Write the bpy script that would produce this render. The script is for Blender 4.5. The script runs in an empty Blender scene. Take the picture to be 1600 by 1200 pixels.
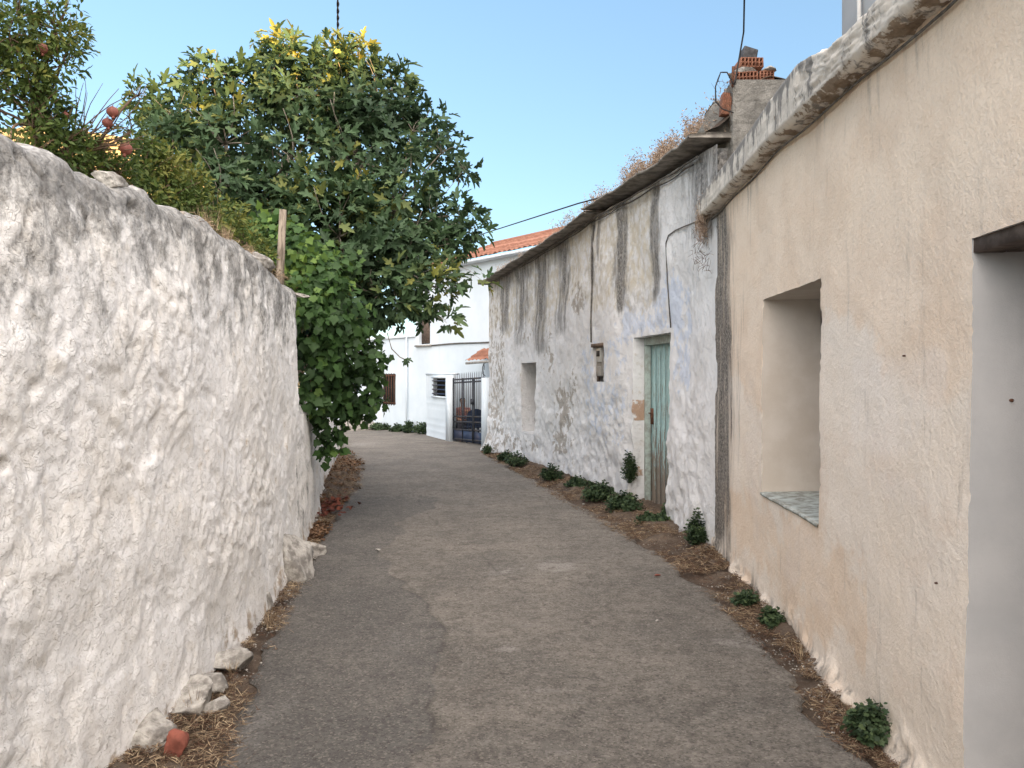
import bpy, math, random
import numpy as np
from mathutils import Vector, Matrix
random.seed(7); RNG = np.random.default_rng(11)
SC = bpy.context.scene; COL = SC.collection
F = 1200.0; CU = 800.0; CV = 590.0; EYE = 1.6
R = math.radians
def at(u, v, Y): return Vector(((u-CU)/F*Y, Y, EYE-(v-CV)/F*Y))

# ------------------------------------------------------------------ noise
def _hash(ix, iy, iz, seed):
    h = (ix.astype(np.int64)*374761393 + iy.astype(np.int64)*668265263 + iz.astype(np.int64)*2147483647 + seed*1274126177) & 0xFFFFFFFF
    h = ((h ^ (h >> 13))*1274126177) & 0xFFFFFFFF
    h = ((h ^ (h >> 16))*2246822519) & 0xFFFFFFFF
    return ((h ^ (h >> 15)) & 0xFFFFFF)/float(0xFFFFFF)*2-1
def vnoise(x, y, z=0.0, seed=0):
    x, y, z = np.broadcast_arrays(np.asarray(x, float), np.asarray(y, float), np.asarray(z, float))
    ix, iy, iz = np.floor(x), np.floor(y), np.floor(z)
    fx, fy, fz = x-ix, y-iy, z-iz
    s = lambda t: t*t*t*(t*(t*6-15)+10)
    fx, fy, fz = s(fx), s(fy), s(fz)
    o = 0
    for dx in (0, 1):
        wx = fx if dx else 1-fx
        for dy in (0, 1):
            wy = fy if dy else 1-fy
            for dz in (0, 1):
                wz = fz if dz else 1-fz
                o = o + wx*wy*wz*_hash(ix+dx, iy+dy, iz+dz, seed)
    return o
def fbm(x, y, z=0.0, octv=4, seed=0, gain=.5):
    a, f, o = 1.0, 1.0, 0
    for k in range(octv):
        o = o + a*vnoise(np.asarray(x)*f+k*17.3, np.asarray(y)*f+k*9.1, np.asarray(z)*f, seed+k); a *= gain; f *= 2.03
    return o
def sstep(a, b, x):
    t = np.clip((np.asarray(x, float)-a)/(b-a), 0, 1); return t*t*(3-2*t)

# ------------------------------------------------------------------ materials
class NT:
    def __init__(s, name):
        s.m = bpy.data.materials.new(name); s.m.use_nodes = True
        s.t = s.m.node_tree; s.b = s.t.nodes['Principled BSDF']; s.out = s.t.nodes['Material Output']
        s.b.inputs['Roughness'].default_value = .9
        s.b.inputs['Specular IOR Level'].default_value = .25
        s.tc = None
    def n(s, typ): return s.t.nodes.new(typ)
    def L(s, a, b): s.t.links.new(a, b)
    def set(s, inp, v):
        if isinstance(v, bpy.types.NodeSocket): s.L(v, inp)
        elif isinstance(v, tuple) and len(v) == 3 and inp.type == 'RGBA': inp.default_value = (*v, 1)
        else: inp.default_value = v
    def co(s, scale=(1, 1, 1), kind='Object'):
        if s.tc is None: s.tc = s.n('ShaderNodeTexCoord')
        m = s.n('ShaderNodeMapping'); m.inputs['Scale'].default_value = scale
        s.L(s.tc.outputs[kind], m.inputs[0]); return m.outputs[0]
    def noise(s, scale, detail=4, rough=.55, vec=None, dist=0, col=False):
        n = s.n('ShaderNodeTexNoise'); n.inputs['Scale'].default_value = scale
        n.inputs['Detail'].default_value = detail; n.inputs['Roughness'].default_value = rough
        n.inputs['Distortion'].default_value = dist
        s.L(vec if vec is not None else s.co(), n.inputs['Vector']); return n.outputs['Color' if col else 'Fac']
    def vor(s, scale, feat='F1', vec=None):
        n = s.n('ShaderNodeTexVoronoi'); n.feature = feat; n.inputs['Scale'].default_value = scale
        s.L(vec if vec is not None else s.co(), n.inputs['Vector']); return n.outputs['Distance']
    def mr(s, v, a, b, c=0, d=1, smooth=True):
        n = s.n('ShaderNodeMapRange'); n.interpolation_type = 'SMOOTHSTEP' if smooth else 'LINEAR'
        s.L(v, n.inputs[0]); n.inputs[1].default_value = a; n.inputs[2].default_value = b
        n.inputs[3].default_value = c; n.inputs[4].default_value = d; return n.outputs[0]
    def math(s, op, a, b=0.0, clamp=False):
        n = s.n('ShaderNodeMath'); n.operation = op; n.use_clamp = clamp
        s.set(n.inputs[0], a); s.set(n.inputs[1], b); return n.outputs[0]
    def mix(s, f, a, b, mode='MIX'):
        n = s.n('ShaderNodeMix'); n.data_type = 'RGBA'; n.blend_type = mode
        s.set(n.inputs[0], f); s.set(n.inputs[6], a); s.set(n.inputs[7], b); return n.outputs[2]
    def attr(s, name='mask'):
        n = s.n('ShaderNodeAttribute'); n.attribute_name = name
        sp = s.n('ShaderNodeSeparateColor'); s.L(n.outputs['Color'], sp.inputs[0]); return sp.outputs
    def bump(s, h, strength=.5, dist=.01, chain=None):
        n = s.n('ShaderNodeBump'); n.inputs['Strength'].default_value = strength; n.inputs['Distance'].default_value = dist
        s.L(h, n.inputs['Height'])
        if chain is not None: s.L(chain, n.inputs['Normal'])
        return n.outputs[0]
    def fin(s, color=None, normal=None, rough=None, metal=None):
        if color is not None: s.set(s.b.inputs['Base Color'], color)
        if normal is not None: s.L(normal, s.b.inputs['Normal'])
        if rough is not None: s.set(s.b.inputs['Roughness'], rough)
        if metal is not None: s.b.inputs['Metallic'].default_value = metal
        return s.m

def simple(name, a, b, scale=20, rough=.85, bump=.3, bscale=80, metal=0, dist=.004):
    t = NT(name); n = t.noise(scale, 5, .6)
    c = t.mix(t.mr(n, .35, .65), a, b)
    return t.fin(c, t.bump(t.noise(bscale, 4), bump, dist), rough, metal)

M = {}
# rough limewashed rubble wall (mask r = black weathering, g = tan bare, b = hole)
t = NT('limewash'); A = t.attr()
n1 = t.noise(9, 8, .65); n2 = t.noise(34, 6, .6); n3 = t.noise(2.2, 5, .6); n4 = t.noise(120, 4)
c = t.mix(t.mr(n3, .35, .7), (.84, .83, .81), (.80, .775, .73))
c = t.mix(t.math('MULTIPLY', t.mr(n1, .52, .68), .38), c, (.70, .64, .55))
c = t.mix(t.math('MULTIPLY', t.mr(n2, .58, .72), .22), c, (.42, .38, .33))
streak = t.noise(6, 8, .74, vec=t.co((1, 1, .75)))
g = t.math('ADD', A[0], t.math('MULTIPLY', t.math('SUBTRACT', streak, .5), 2.89))
c = t.mix(t.math('MULTIPLY', t.mr(g, .28, 1.0), .88), c, t.mix(t.mr(n2, .3, .7), (.06, .058, .055), (.26, .255, .24)))
g2 = t.math('ADD', A[1], t.math('MULTIPLY', t.math('SUBTRACT', n1, .5), 2.04))
c = t.mix(t.math('MULTIPLY', t.mr(g2, .5, .8), .85), c, t.mix(n2, (.30, .22, .15), (.50, .40, .29)))
c = t.mix(A[2], c, (.05, .042, .035))
pit = t.mr(n2, .655, .72); c = t.mix(t.math('MULTIPLY', pit, .38), c, (.20, .165, .12))
fl = t.mr(t.noise(18, 5, .6, dist=.6), .49, .53); fl2 = t.mr(t.noise(40, 4, .6, dist=.5), .54, .58)
c = t.mix(t.math('MULTIPLY', fl2, .10), c, (.45, .40, .33))
b = t.bump(fl, .6, .007); b = t.bump(fl2, .5, .005, b); b = t.bump(n2, .5, .006, b); b = t.bump(n4, .6, .004, b)
M['lime'] = t.fin(c, b, .93)

# old house wall : r = black streak, g = grey bare render, b = blue wash, a2(mask2): r tan/yellow, g red brick
t = NT('old_render'); A = t.attr(); B = t.attr('maskb')
n1 = t.noise(7, 8, .65); n2 = t.noise(28, 6, .62); n3 = t.noise(1.7, 5, .6); n4 = t.noise(110, 4)
st = t.noise(9, 7, .7, vec=t.co((1, 1, .16)))
c = t.mix(t.mr(n3, .38, .66), (.72, .725, .73), (.64, .64, .635))
c = t.mix(t.math('MULTIPLY', t.mr(n1, .55, .70), .40), c, (.46, .43, .39))
bl = t.math('ADD', A[2], t.math('MULTIPLY', t.math('SUBTRACT', n1, .5), 2.38))
c = t.mix(t.math('MULTIPLY', t.mr(bl, .42, .7), .75), c, (.53, .60, .72))
yl = t.math('ADD', B[0], t.math('MULTIPLY', t.math('SUBTRACT', n1, .5), 1.6))
c = t.mix(t.math('MULTIPLY', t.mr(yl, .35, .8), .8), c, t.mix(n2, (.44, .39, .29), (.62, .56, .44)))
gb = t.math('ADD', A[1], t.math('MULTIPLY', t.math('SUBTRACT', n1, .5), 2.55))
c = t.mix(t.math('MULTIPLY', t.mr(gb, .48, .58), .85), c, t.mix(n2, (.26, .24, .21), (.44, .40, .35)))
bk = t.math('ADD', A[0], t.math('MULTIPLY', t.math('SUBTRACT', st, .5), 2.55))
bk = t.math('ADD', bk, t.math('MULTIPLY', t.math('SUBTRACT', n2, .5), 1.02))
c = t.mix(t.math('MULTIPLY', t.mr(bk, .2, 1.15), .92), c, t.mix(t.mr(n2, .36, .66), (.05, .05, .048), (.30, .29, .275)))
rb = t.math('ADD', B[1], t.math('MULTIPLY', t.math('SUBTRACT', n1, .5), 1.70))
c = t.mix(t.math('MULTIPLY', t.mr(rb, .5, .7), .9), c, t.mix(n2, (.30, .17, .10), (.48, .33, .22)))
fl = t.mr(t.noise(9, 6, .62, dist=.5), .50, .53); fl2 = t.mr(t.noise(24, 5, .6, dist=.5), .55, .58); b = t.bump(fl, .6, .01); b = t.bump(fl2, .5, .006, b); b = t.bump(n2, .7, .01, b); b = t.bump(n4, .4, .003, b)
M['old'] = t.fin(c, b, .93)

# beige sand plaster : r = black streak, g = upper ochre, b = pale repair
t = NT('sand_plaster'); A = t.attr()
n1 = t.noise(3.2, 7, .6); n2 = t.noise(45, 5, .6); n3 = t.noise(1.1, 5, .62); n4 = t.noise(170, 5, .7); n5 = t.noise(380, 3, .6)
st = t.noise(12, 7, .7, vec=t.co((1, 1, .10)))
c = t.mix(t.mr(n3, .36, .66), (.79, .71, .615), (.75, .655, .545))
c = t.mix(t.math('MULTIPLY', t.mr(n1, .50, .66), .55), c, (.72, .60, .49))
oc = t.math('ADD', A[1], t.math('MULTIPLY', t.math('SUBTRACT', n1, .5), 1.53))
c = t.mix(t.math('MULTIPLY', t.mr(oc, .38, .62), .8), c, t.mix(t.mr(n1, .4, .65), (.775, .635, .495), (.72, .57, .43)))
pa = t.math('ADD', A[2], t.math('MULTIPLY', t.math('SUBTRACT', n1, .5), 1.87))
c = t.mix(t.math('MULTIPLY', t.mr(pa, .35, .75), .35), c, (.80, .735, .67))
bk = t.math('ADD', A[0], t.math('MULTIPLY', t.math('SUBTRACT', st, .5), 2.55))
c = t.mix(t.math('MULTIPLY', t.mr(bk, .15, 1.1), .94), c, t.mix(t.mr(n2, .38, .64), (.04, .04, .039), (.19, .18, .165)))
c = t.mix(t.math('MULTIPLY', t.mr(n4, .6, .75), .22), c, (.40, .31, .22))
c = t.mix(t.math('MULTIPLY', t.mr(n2, .5, .68), .20), c, (.50, .40, .30)); n7 = t.noise(75, 4, .7); c = t.mix(t.math('MULTIPLY', t.mr(n7, .47, .36), .22), c, (.83, .77, .69))
b = t.bump(n1, .12, .01); b = t.bump(n2, .7, .009, b); b = t.bump(n7, .6, .005, b); b = t.bump(n4, .7, .004, b); b = t.bump(n5, .4, .0015, b)
M['sand'] = t.fin(c, b, .95)
# grey-white jamb paint
t = NT('jamb_plaster'); n1 = t.noise(3, 6, .6); n2 = t.noise(60, 5, .6); n4 = t.noise(190, 4, .7)
c = t.mix(t.mr(n1, .35, .65), (.45, .45, .45), (.51, .505, .50)); c = t.mix(t.math('MULTIPLY', t.mr(n4, .58, .75), .25), c, (.33, .30, .27))
M['jamb'] = t.fin(c, t.bump(n4, .4, .002, t.bump(n2, .25, .003)), .94)
t = NT('window_jamb_plaster'); n1 = t.noise(4, 6, .6); n2 = t.noise(60, 5, .6); n4 = t.noise(190, 4, .7)
c = t.mix(t.mr(n1, .35, .65), (.60, .55, .49), (.54, .485, .42)); c = t.mix(t.math('MULTIPLY', t.mr(n4, .58, .75), .25), c, (.36, .30, .24))
M['jamb2'] = t.fin(c, t.bump(n4, .4, .002, t.bump(n2, .25, .003)), .94)

# cornice concrete
t = NT('cornice_concrete'); A = t.attr(); n1 = t.noise(8, 8, .68); n2 = t.noise(50, 6, .65); st = t.noise(11, 6, .65, vec=t.co((1, 1, .22)))
c = t.mix(t.mr(n1, .36, .62), (.64, .59, .52), (.48, .44, .385))
bk = t.math('ADD', A[0], t.math('MULTIPLY', t.math('SUBTRACT', st, .5), 3.74))
c = t.mix(t.math('MULTIPLY', t.mr(bk, .35, .75), .9), c, t.mix(n2, (.10, .098, .095), (.24, .225, .21)))
br = t.math('ADD', A[1], t.math('MULTIPLY', t.math('SUBTRACT', n1, .5), 3.40))
c = t.mix(t.math('MULTIPLY', t.mr(br, .6, .75), .9), c, t.mix(n2, (.09, .07, .05), (.34, .25, .17)))
M['cornice'] = t.fin(c, t.bump(n2, .5, .006, t.bump(n1, .3, .02)), .95)
# concrete pier
t = NT('cast_concrete'); n1 = t.noise(6, 8, .65); n2 = t.noise(45, 7, .7); n3 = t.vor(60); w = t.noise(9, 3, .5, vec=t.co((.6, .6, 3.4)))
c = t.mix(t.mr(n1, .35, .65), (.17, .163, .15), (.26, .25, .228)); c = t.mix(t.math('MULTIPLY', t.mr(n2, .55, .66), .5), c, (.15, .14, .12))
c = t.mix(t.math('MULTIPLY', t.mr(w, .56, .62), .4), c, (.20, .19, .17))
M['pier'] = t.fin(c, t.bump(n3, .5, .01, t.bump(n2, .8, .012)), .95)
M['slab'] = simple('eave_slab_concrete', (.13, .12, .105), (.30, .275, .24), 7, .95, .6, 40, dist=.012)
# asphalt r = dark repair, g = pale wear, b = crack
t = NT('worn_asphalt'); A = t.attr(); n1 = t.noise(1.3, 8, .62); n2 = t.noise(7, 8, .72); n3 = t.noise(38, 7, .8); n4 = t.noise(130, 5, .8)
vn = t.n('ShaderNodeTexVoronoi'); vn.inputs['Scale'].default_value = 105; t.L(t.co(), vn.inputs['Vector']); vs = t.n('ShaderNodeSeparateColor'); t.L(vn.outputs['Color'], vs.inputs[0]); vc = vs.outputs[0]
c = t.mix(t.mr(n1, .38, .62), (.165, .151, .133), (.228, .206, .178)); n6 = t.noise(16, 7, .75)
c = t.mix(t.math('MULTIPLY', t.mr(n6, .50, .62), .45), c, (.095, .087, .078)); c = t.mix(t.math('MULTIPLY', t.mr(n6, .47, .36), .42), c, (.31, .29, .255))
c = t.mix(t.math('MULTIPLY', t.mr(n2, .46, .62), .5), c, (.098, .086, .073))
pw = t.math('ADD', A[1], t.math('MULTIPLY', t.math('SUBTRACT', n2, .5), 2.2))
c = t.mix(t.math('MULTIPLY', t.mr(pw, .40, .85), .6), c, (.36, .34, .31))
dr = t.math('ADD', A[0], t.math('MULTIPLY', t.math('SUBTRACT', n2, .5), .9))
c = t.mix(t.math('MULTIPLY', t.mr(dr, .38, .54), .44), c, (.088, .088, .088))
c = t.mix(t.math('MULTIPLY', t.mr(n3, .5, .62), .5), c, (.055, .048, .04))
c = t.mix(t.math('MULTIPLY', t.mr(vc, .80, .97), .28), c, (.42, .38, .32))
c = t.mix(t.math('MULTIPLY', t.mr(vc, .22, .05), .40), c, (.035, .032, .028))
c = t.mix(t.math('MULTIPLY', t.mr(n4, .42, .34), .5), c, (.40, .36, .31))
c = t.mix(t.math('MULTIPLY', A[2], .75), c, (.05, .045, .04))
M['asphalt'] = t.fin(c, t.bump(n4, .9, .006, t.bump(n3, .8, .012)), .93)
# dirt
t = NT('verge_dirt'); n1 = t.noise(3, 8, .65); n2 = t.noise(28, 7, .7); n4 = t.noise(160, 5, .75)
c = t.mix(t.mr(n1, .36, .64), (.085, .06, .043), (.16, .12, .088)); c = t.mix(t.math('MULTIPLY', t.mr(n2, .5, .7), .6), c, (.22, .185, .15)); c = t.mix(t.math('MULTIPLY', t.mr(n4, .5, .62), .6), c, (.04, .03, .024))
M['dirt'] = t.fin(c, t.bump(n4, .8, .006, t.bump(n2, .8, .02)), .97)
M['hill'] = simple('dry_hill_grass', (.42, .30, .15), (.26, .20, .10), .35, .95, .8, 1.5, dist=.6)
M['stone'] = simple('pale_rubble_stone', (.50, .475, .43), (.20, .185, .165), 14, .93, .8, 45, dist=.014)
M['redstone'] = simple('red_tile_chip', (.30, .10, .07), (.20, .07, .05), 20, .9, .5, 60)
M['brick'] = simple('hollow_clay', (.29, .135, .085), (.20, .09, .06), 25, .88, .4, 90)
M['brickdark'] = simple('brick_cell_shade', (.12, .055, .035), (.08, .04, .03), 25, .95, .3, 90)  # darkened clay: shade inside the brick cells put into the colour
M['mortar'] = simple('old_mortar', (.44, .42, .39), (.27, .255, .235), 22, .95, .6, 70)
M['iron'] = simple('dark_painted_iron', (.022, .026, .034), (.05, .055, .065), 30, .5, .2, 90)
M['rust'] = simple('rusted_iron', (.13, .06, .035), (.07, .035, .025), 40, .8, .5, 120)
M['cable'] = simple('black_cable_sheath', (.018, .018, .02), (.035, .033, .032), 40, .6, .1)
M['gcable'] = simple('grey_cable_sheath', (.16, .15, .135), (.08, .075, .07), 20, .75, .2)
M['wcond'] = simple('painted_conduit', (.42, .41, .39), (.26, .25, .23), 20, .75, .2)
M['bark'] = simple('fig_bark', (.30, .265, .215), (.17, .145, .115), 14, .9, .6, 60)
M['brown'] = simple('brown_twig', (.16, .105, .07), (.10, .068, .045), 20, .9, .4)
M['vinebark'] = simple('vine_bark', (.17, .11, .07), (.09, .06, .04), 20, .9, .5)
t = NT('weathered_post'); n = t.noise(14, 6, .65, vec=t.co((2, 2, .25)))
M['post'] = t.fin(t.mix(t.mr(n, .4, .6), (.27, .225, .175), (.10, .08, .06)), t.bump(n, .8, .012), .92)
M['dark'] = simple('unlit_interior', (.03, .027, .024), (.02, .018, .016), 5, .9, .1)
t = NT('white_house_render'); n1 = t.noise(.9, 6, .6); st = t.noise(3, 6, .65, vec=t.co((1, 1, .12))); n2 = t.noise(40, 5, .6)
c = t.mix(t.mr(n1, .36, .66), (.68, .745, .79), (.61, .68, .73)); c = t.mix(t.math('MULTIPLY', t.mr(st, .55, .75), .25), c, (.47, .48, .48))
M['white'] = t.fin(c, t.bump(n2, .2, .004), .9)
M['upper'] = simple('pale_grey_render', (.62, .61, .59), (.55, .54, .52), 2, .92, .25, 90)
# roof tile
t = NT('terracotta_tile'); n1 = t.noise(6, 5, .6); n2 = t.noise(30, 4)
c = t.mix(t.mr(n1, .38, .62), (.34, .165, .11), (.27, .125, .085)); c = t.mix(t.math('MULTIPLY', t.mr(n2, .55, .7), .5), c, (.27, .12, .08))
M['tile'] = t.fin(c, t.bump(n2, .2, .004), .88)
# door paint : r = bare amount
t = NT('peeling_teal_paint'); A = t.attr(); n = t.noise(16, 8, .72, vec=t.co((3.0, 3.0, .28))); n2 = t.noise(60, 6, .65, vec=t.co((1, 1, .2)))
c = t.mix(t.mr(n2, .35, .65), (.36, .51, .50), (.26, .40, .40))
pe = t.math('ADD', A[0], t.math('MULTIPLY', t.math('SUBTRACT', n, .5), 4.08))
c = t.mix(t.math('MULTIPLY', t.mr(pe, .50, .62), .93), c, t.mix(n2, (.10, .075, .055), (.25, .19, .145)))
M['teal'] = t.fin(c, t.bump(pe, .45, .004, t.bump(n2, .3, .002)), .8)
M['frameteal'] = simple('faded_door_frame', (.36, .43, .40), (.24, .26, .23), 12, .85, .5, 50)
M['sill'] = simple('weathered_sill_paint', (.46, .50, .47), (.24, .24, .21), 14, .85, .5, 60)
M['wood'] = simple('dark_weathered_wood', (.085, .06, .045), (.15, .11, .085), 20, .85, .5, 60)
M['meter'] = simple('grey_meter_enamel', (.17, .16, .145), (.26, .25, .23), 8, .6, .2)
M['meterp'] = simple('pale_meter_face', (.40, .40, .38), (.30, .30, .28), 8, .5, .1)
M['skin'] = simple('skin', (.42, .25, .17), (.36, .21, .14), 5, .6, .05)
M['hair'] = simple('dark_hair', (.02, .015, .012), (.035, .025, .02), 60, .6, .4)
M['top'] = simple('patterned_pink_top', (.42, .22, .19), (.20, .10, .10), 38, .9, .1)
M['trouser'] = simple('dark_cloth', (.03, .03, .04), (.05, .05, .06), 20, .9, .1)
M['navy'] = simple('navy_plastic', (.02, .035, .07), (.03, .045, .085), 8, .5, .05)
def leafmat(name, dark, mid, light, trans=.28, rough=.55):
    t = NT(name); A = t.attr('tint')
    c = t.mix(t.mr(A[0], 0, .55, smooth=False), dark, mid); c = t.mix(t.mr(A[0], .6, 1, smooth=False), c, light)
    c = t.mix(.25, c, t.mix(t.noise(25, 3), (.5, .5, .5), (1, 1, 1)), 'MULTIPLY')
    t.fin(c, None, rough)
    tr = t.n('ShaderNodeBsdfTranslucent'); t.L(c, tr.inputs[0])
    mx = t.n('ShaderNodeMixShader'); mx.inputs[0].default_value = trans
    t.L(t.b.outputs[0], mx.inputs[1]); t.L(tr.outputs[0], mx.inputs[2]); t.L(mx.outputs[0], t.out.inputs[0])
    return t.m
M['fig'] = leafmat('fig_leaf', (.034, .062, .032), (.078, .135, .06), (.36, .33, .06))  # last colour is gold: sunlight painted into the top leaves
M['grape'] = leafmat('vine_leaf', (.03, .062, .022), (.055, .115, .03), (.20, .30, .06))
M['pom'] = leafmat('pomegranate_leaf', (.045, .075, .02), (.09, .135, .03), (.22, .22, .05))
M['weed'] = leafmat('weed_leaf', (.035, .06, .03), (.062, .10, .045), (.12, .17, .075))
M['fruit'] = simple('pomegranate_rind', (.25, .085, .06), (.17, .06, .045), 12, .55, .15, 40)
t = NT('straw'); A = t.attr('tint'); M['straw'] = t.fin(t.mix(A[0], (.10, .055, .035), (.50, .39, .25)), None, .9)
t = NT('dry_weed'); A = t.attr('tint'); M['dryweed'] = t.fin(t.mix(A[0], (.21, .135, .095), (.50, .40, .30)), None, .9)
t = NT('gravel'); A = t.attr('tint'); M['gravel'] = t.fin(t.mix(A[0], (.10, .085, .07), (.48, .45, .40)), None, .9)

# ------------------------------------------------------------------ object helpers
def tag(o, label=None, cat=None, group=None, kind=None):
    for k, v in (('label', label), ('category', cat), ('group', group), ('kind', kind)):
        if v: o[k] = v
    return o
def empty(name, loc, label, cat, group=None):
    o = bpy.data.objects.new(name, None); COL.objects.link(o); o.location = loc; o.empty_display_size = .1
    return tag(o, label, cat, group)
def par(o, p):
    if p is not None:
        o.parent = p
        q = p; T = Matrix.Translation(p.location)
        if p.parent is not None: T = Matrix.Identity(4)
        if p.type == 'EMPTY' and p.parent is None: o.matrix_parent_inverse = T.inverted()
    return o
def npmesh(name, V, Fc, mat, parent=None, smooth=False, attrs=None, uv=None):
    """V (n,3), Fc list of int arrays (m,k)"""
    V = np.asarray(V, np.float32).reshape(-1, 3)
    me = bpy.data.meshes.new(name)
    Fc = [np.asarray(f, np.int32) for f in (Fc if isinstance(Fc, list) else [Fc]) if len(f)]
    me.vertices.add(len(V)); me.vertices.foreach_set('co', V.ravel())
    nl = sum(f.size for f in Fc); npoly = sum(len(f) for f in Fc)
    me.loops.add(nl); me.loops.foreach_set('vertex_index', np.concatenate([f.ravel() for f in Fc]))
    me.polygons.add(npoly); st = []; o = 0
    for f in Fc:
        k = f.shape[1]; st.append(o+np.arange(len(f))*k); o += f.size
    me.polygons.foreach_set('loop_start', np.concatenate(st).astype(np.int32))
    me.update(calc_edges=True); me.validate()
    if smooth: me.polygons.foreach_set('use_smooth', np.ones(npoly, bool))
    for k, v in (attrs or {}).items():
        v = np.asarray(v, np.float32)
        if v.ndim == 1: v = np.stack([v]*3, 1)
        a = me.color_attributes.new(k, 'FLOAT_COLOR', 'POINT')
        a.data.foreach_set('color', np.concatenate([v, np.ones((len(v), 1), np.float32)], 1).ravel().astype(np.float32))
    me.materials.append(mat)
    ob = bpy.data.objects.new(name, me); COL.objects.link(ob)
    return par(ob, parent)
class MB:
    def __init__(s): s.V = []; s.Q = []; s.T = []; s.n = 0
    def add(s, V, Q=(), T=()):
        V = [tuple(v) for v in V]; s.V += V
        s.Q += [tuple(i+s.n for i in q) for q in Q]; s.T += [tuple(i+s.n for i in q) for q in T]; s.n += len(V)
    def box(s, c, size, rot=None, jit=0):
        h = Vector(size)/2; P = []
        for x in (-1, 1):
            for y in (-1, 1):
                for z in (-1, 1):
                    p = Vector((x*h.x*(1+random.uniform(-jit, jit)), y*h.y*(1+random.uniform(-jit, jit)), z*h.z*(1+random.uniform(-jit, jit))))
                    if rot is not None: p = rot @ p
                    P.append(p+Vector(c))
        s.add(P, [(0, 1, 3, 2), (4, 6, 7, 5), (0, 4, 5, 1), (2, 3, 7, 6), (0, 2, 6, 4), (1, 5, 7, 3)])
    def bar(s, a, b, w, d, upv=(0, 0, 1)):
        a, b = Vector(a), Vector(b); t = (b-a).normalized(); x = t.cross(Vector(upv))
        if x.length < 1e-4: x = t.cross(Vector((0, 1, 0)))
        x.normalize(); y = x.cross(t)
        rot = Matrix((x, t, y)).transposed()
        s.box((a+b)/2, (w, (b-a).length, d), rot)
    def tube(s, pts, r, sides=6):
        pts = [Vector(p) for p in pts]; n = len(pts)
        rr = r if hasattr(r, '__len__') else [r]*n
        V = []; 
        for i, p in enumerate(pts):
            t = (pts[min(i+1, n-1)]-pts[max(i-1, 0)]).normalized()
            x = t.cross(Vector((0, 0, 1)) if abs(t.z) < .9 else Vector((0, 1, 0))).normalized(); y = t.cross(x)
            for k in range(sides):
                a = 2*math.pi*k/sides; V.append(p+(x*math.cos(a)+y*math.sin(a))*rr[i])
        Q = [(i*sides+k, i*sides+(k+1) % sides, (i+1)*sides+(k+1) % sides, (i+1)*sides+k) for i in range(n-1) for k in range(sides)]
        V += [pts[0], pts[-1]]; c0 = n*sides
        T = [(c0, (k+1) % sides, k) for k in range(sides)]+[(c0+1, (n-1)*sides+k, (n-1)*sides+(k+1) % sides) for k in range(sides)]
        s.add(V, Q, T)
    def build(s, name, mat, parent=None, smooth=False, bevel=0):
        ob = npmesh(name, s.V, [np.array(s.Q, np.int32).reshape(-1, 4), np.array(s.T, np.int32).reshape(-1, 3)], mat, parent, smooth)
        if bevel:
            m = ob.modifiers.new('bevel', 'BEVEL'); m.width = bevel; m.segments = 2; m.limit_method = 'ANGLE'
        return ob
def grid(P):
    """P (a,b,3) -> V, quads"""
    a, b = P.shape[:2]; i = np.arange(a*b).reshape(a, b)
    return P.reshape(-1, 3), np.stack([i[:-1, :-1], i[1:, :-1], i[1:, 1:], i[:-1, 1:]], -1).reshape(-1, 4)

class Path:
    def __init__(s, pts, side):
        """side +1: normal is to the left-to-right (+x) for a path running away; -1: normal towards -x"""
        p = np.array(pts, float); 
        for _ in range(2):     # chaikin smooth
            q = [p[0]]
            for i in range(len(p)-1): q += [p[i]*.75+p[i+1]*.25, p[i]*.25+p[i+1]*.75]
            q.append(p[-1]); p = np.array(q)
        s.p = p; d = np.diff(p, axis=0); s.s = np.concatenate([[0], np.cumsum(np.hypot(d[:, 0], d[:, 1]))]); s.L = s.s[-1]
        tn = np.gradient(p, s.s, axis=0); tn /= np.linalg.norm(tn, axis=1)[:, None]
        s.nv = np.stack([tn[:, 1], -tn[:, 0]], 1)*side
    def pos(s, t): t = np.asarray(t, float); return np.stack([np.interp(t, s.s, s.p[:, 0]), np.interp(t, s.s, s.p[:, 1])], -1)
    def nrm(s, t):
        n = np.stack([np.interp(t, s.s, s.nv[:, 0]), np.interp(t, s.s, s.nv[:, 1])], -1); return n/np.linalg.norm(n, axis=-1, keepdims=True)
    def atu(s, u, out=0.0):
        t = np.linspace(0, s.L, 4000); q = s.pos(t)+s.nrm(t)*out
        k = (u-CU)/F; g = np.where(q[:, 1] > .5, np.abs(q[:, 0]-k*q[:, 1])/np.maximum(q[:, 1], .5), 9); return float(t[np.argmin(g)])
    def hit(s, u, v, out=0.0):
        t = s.atu(u, out); q = s.pos(t)+s.nrm(t)*out; return t, EYE-(v-CV)/F*q[1]
    def P(s, t, z, d=0.0):
        """point at arc t, height z, offset d outward"""
        t, z, d = np.broadcast_arrays(np.asarray(t, float), np.asarray(z, float), np.asarray(d, float))
        q = s.pos(t)+s.nrm(t)*d[..., None]; return np.concatenate([q, z[..., None]], -1)
def lines(a, b, step, extra=()):
    n = max(1, int(round((b-a)/step))); x = list(np.linspace(a, b, n+1))
    for e in extra:
        if a < e < b:
            i = int(np.argmin(np.abs(np.array(x)-e))); 
            if 0 < i < len(x)-1: x[i] = e
            else: x.append(e)
    return np.array(sorted(x))
def ground_h(y): return -.10*sstep(12, 22, y)

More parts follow.
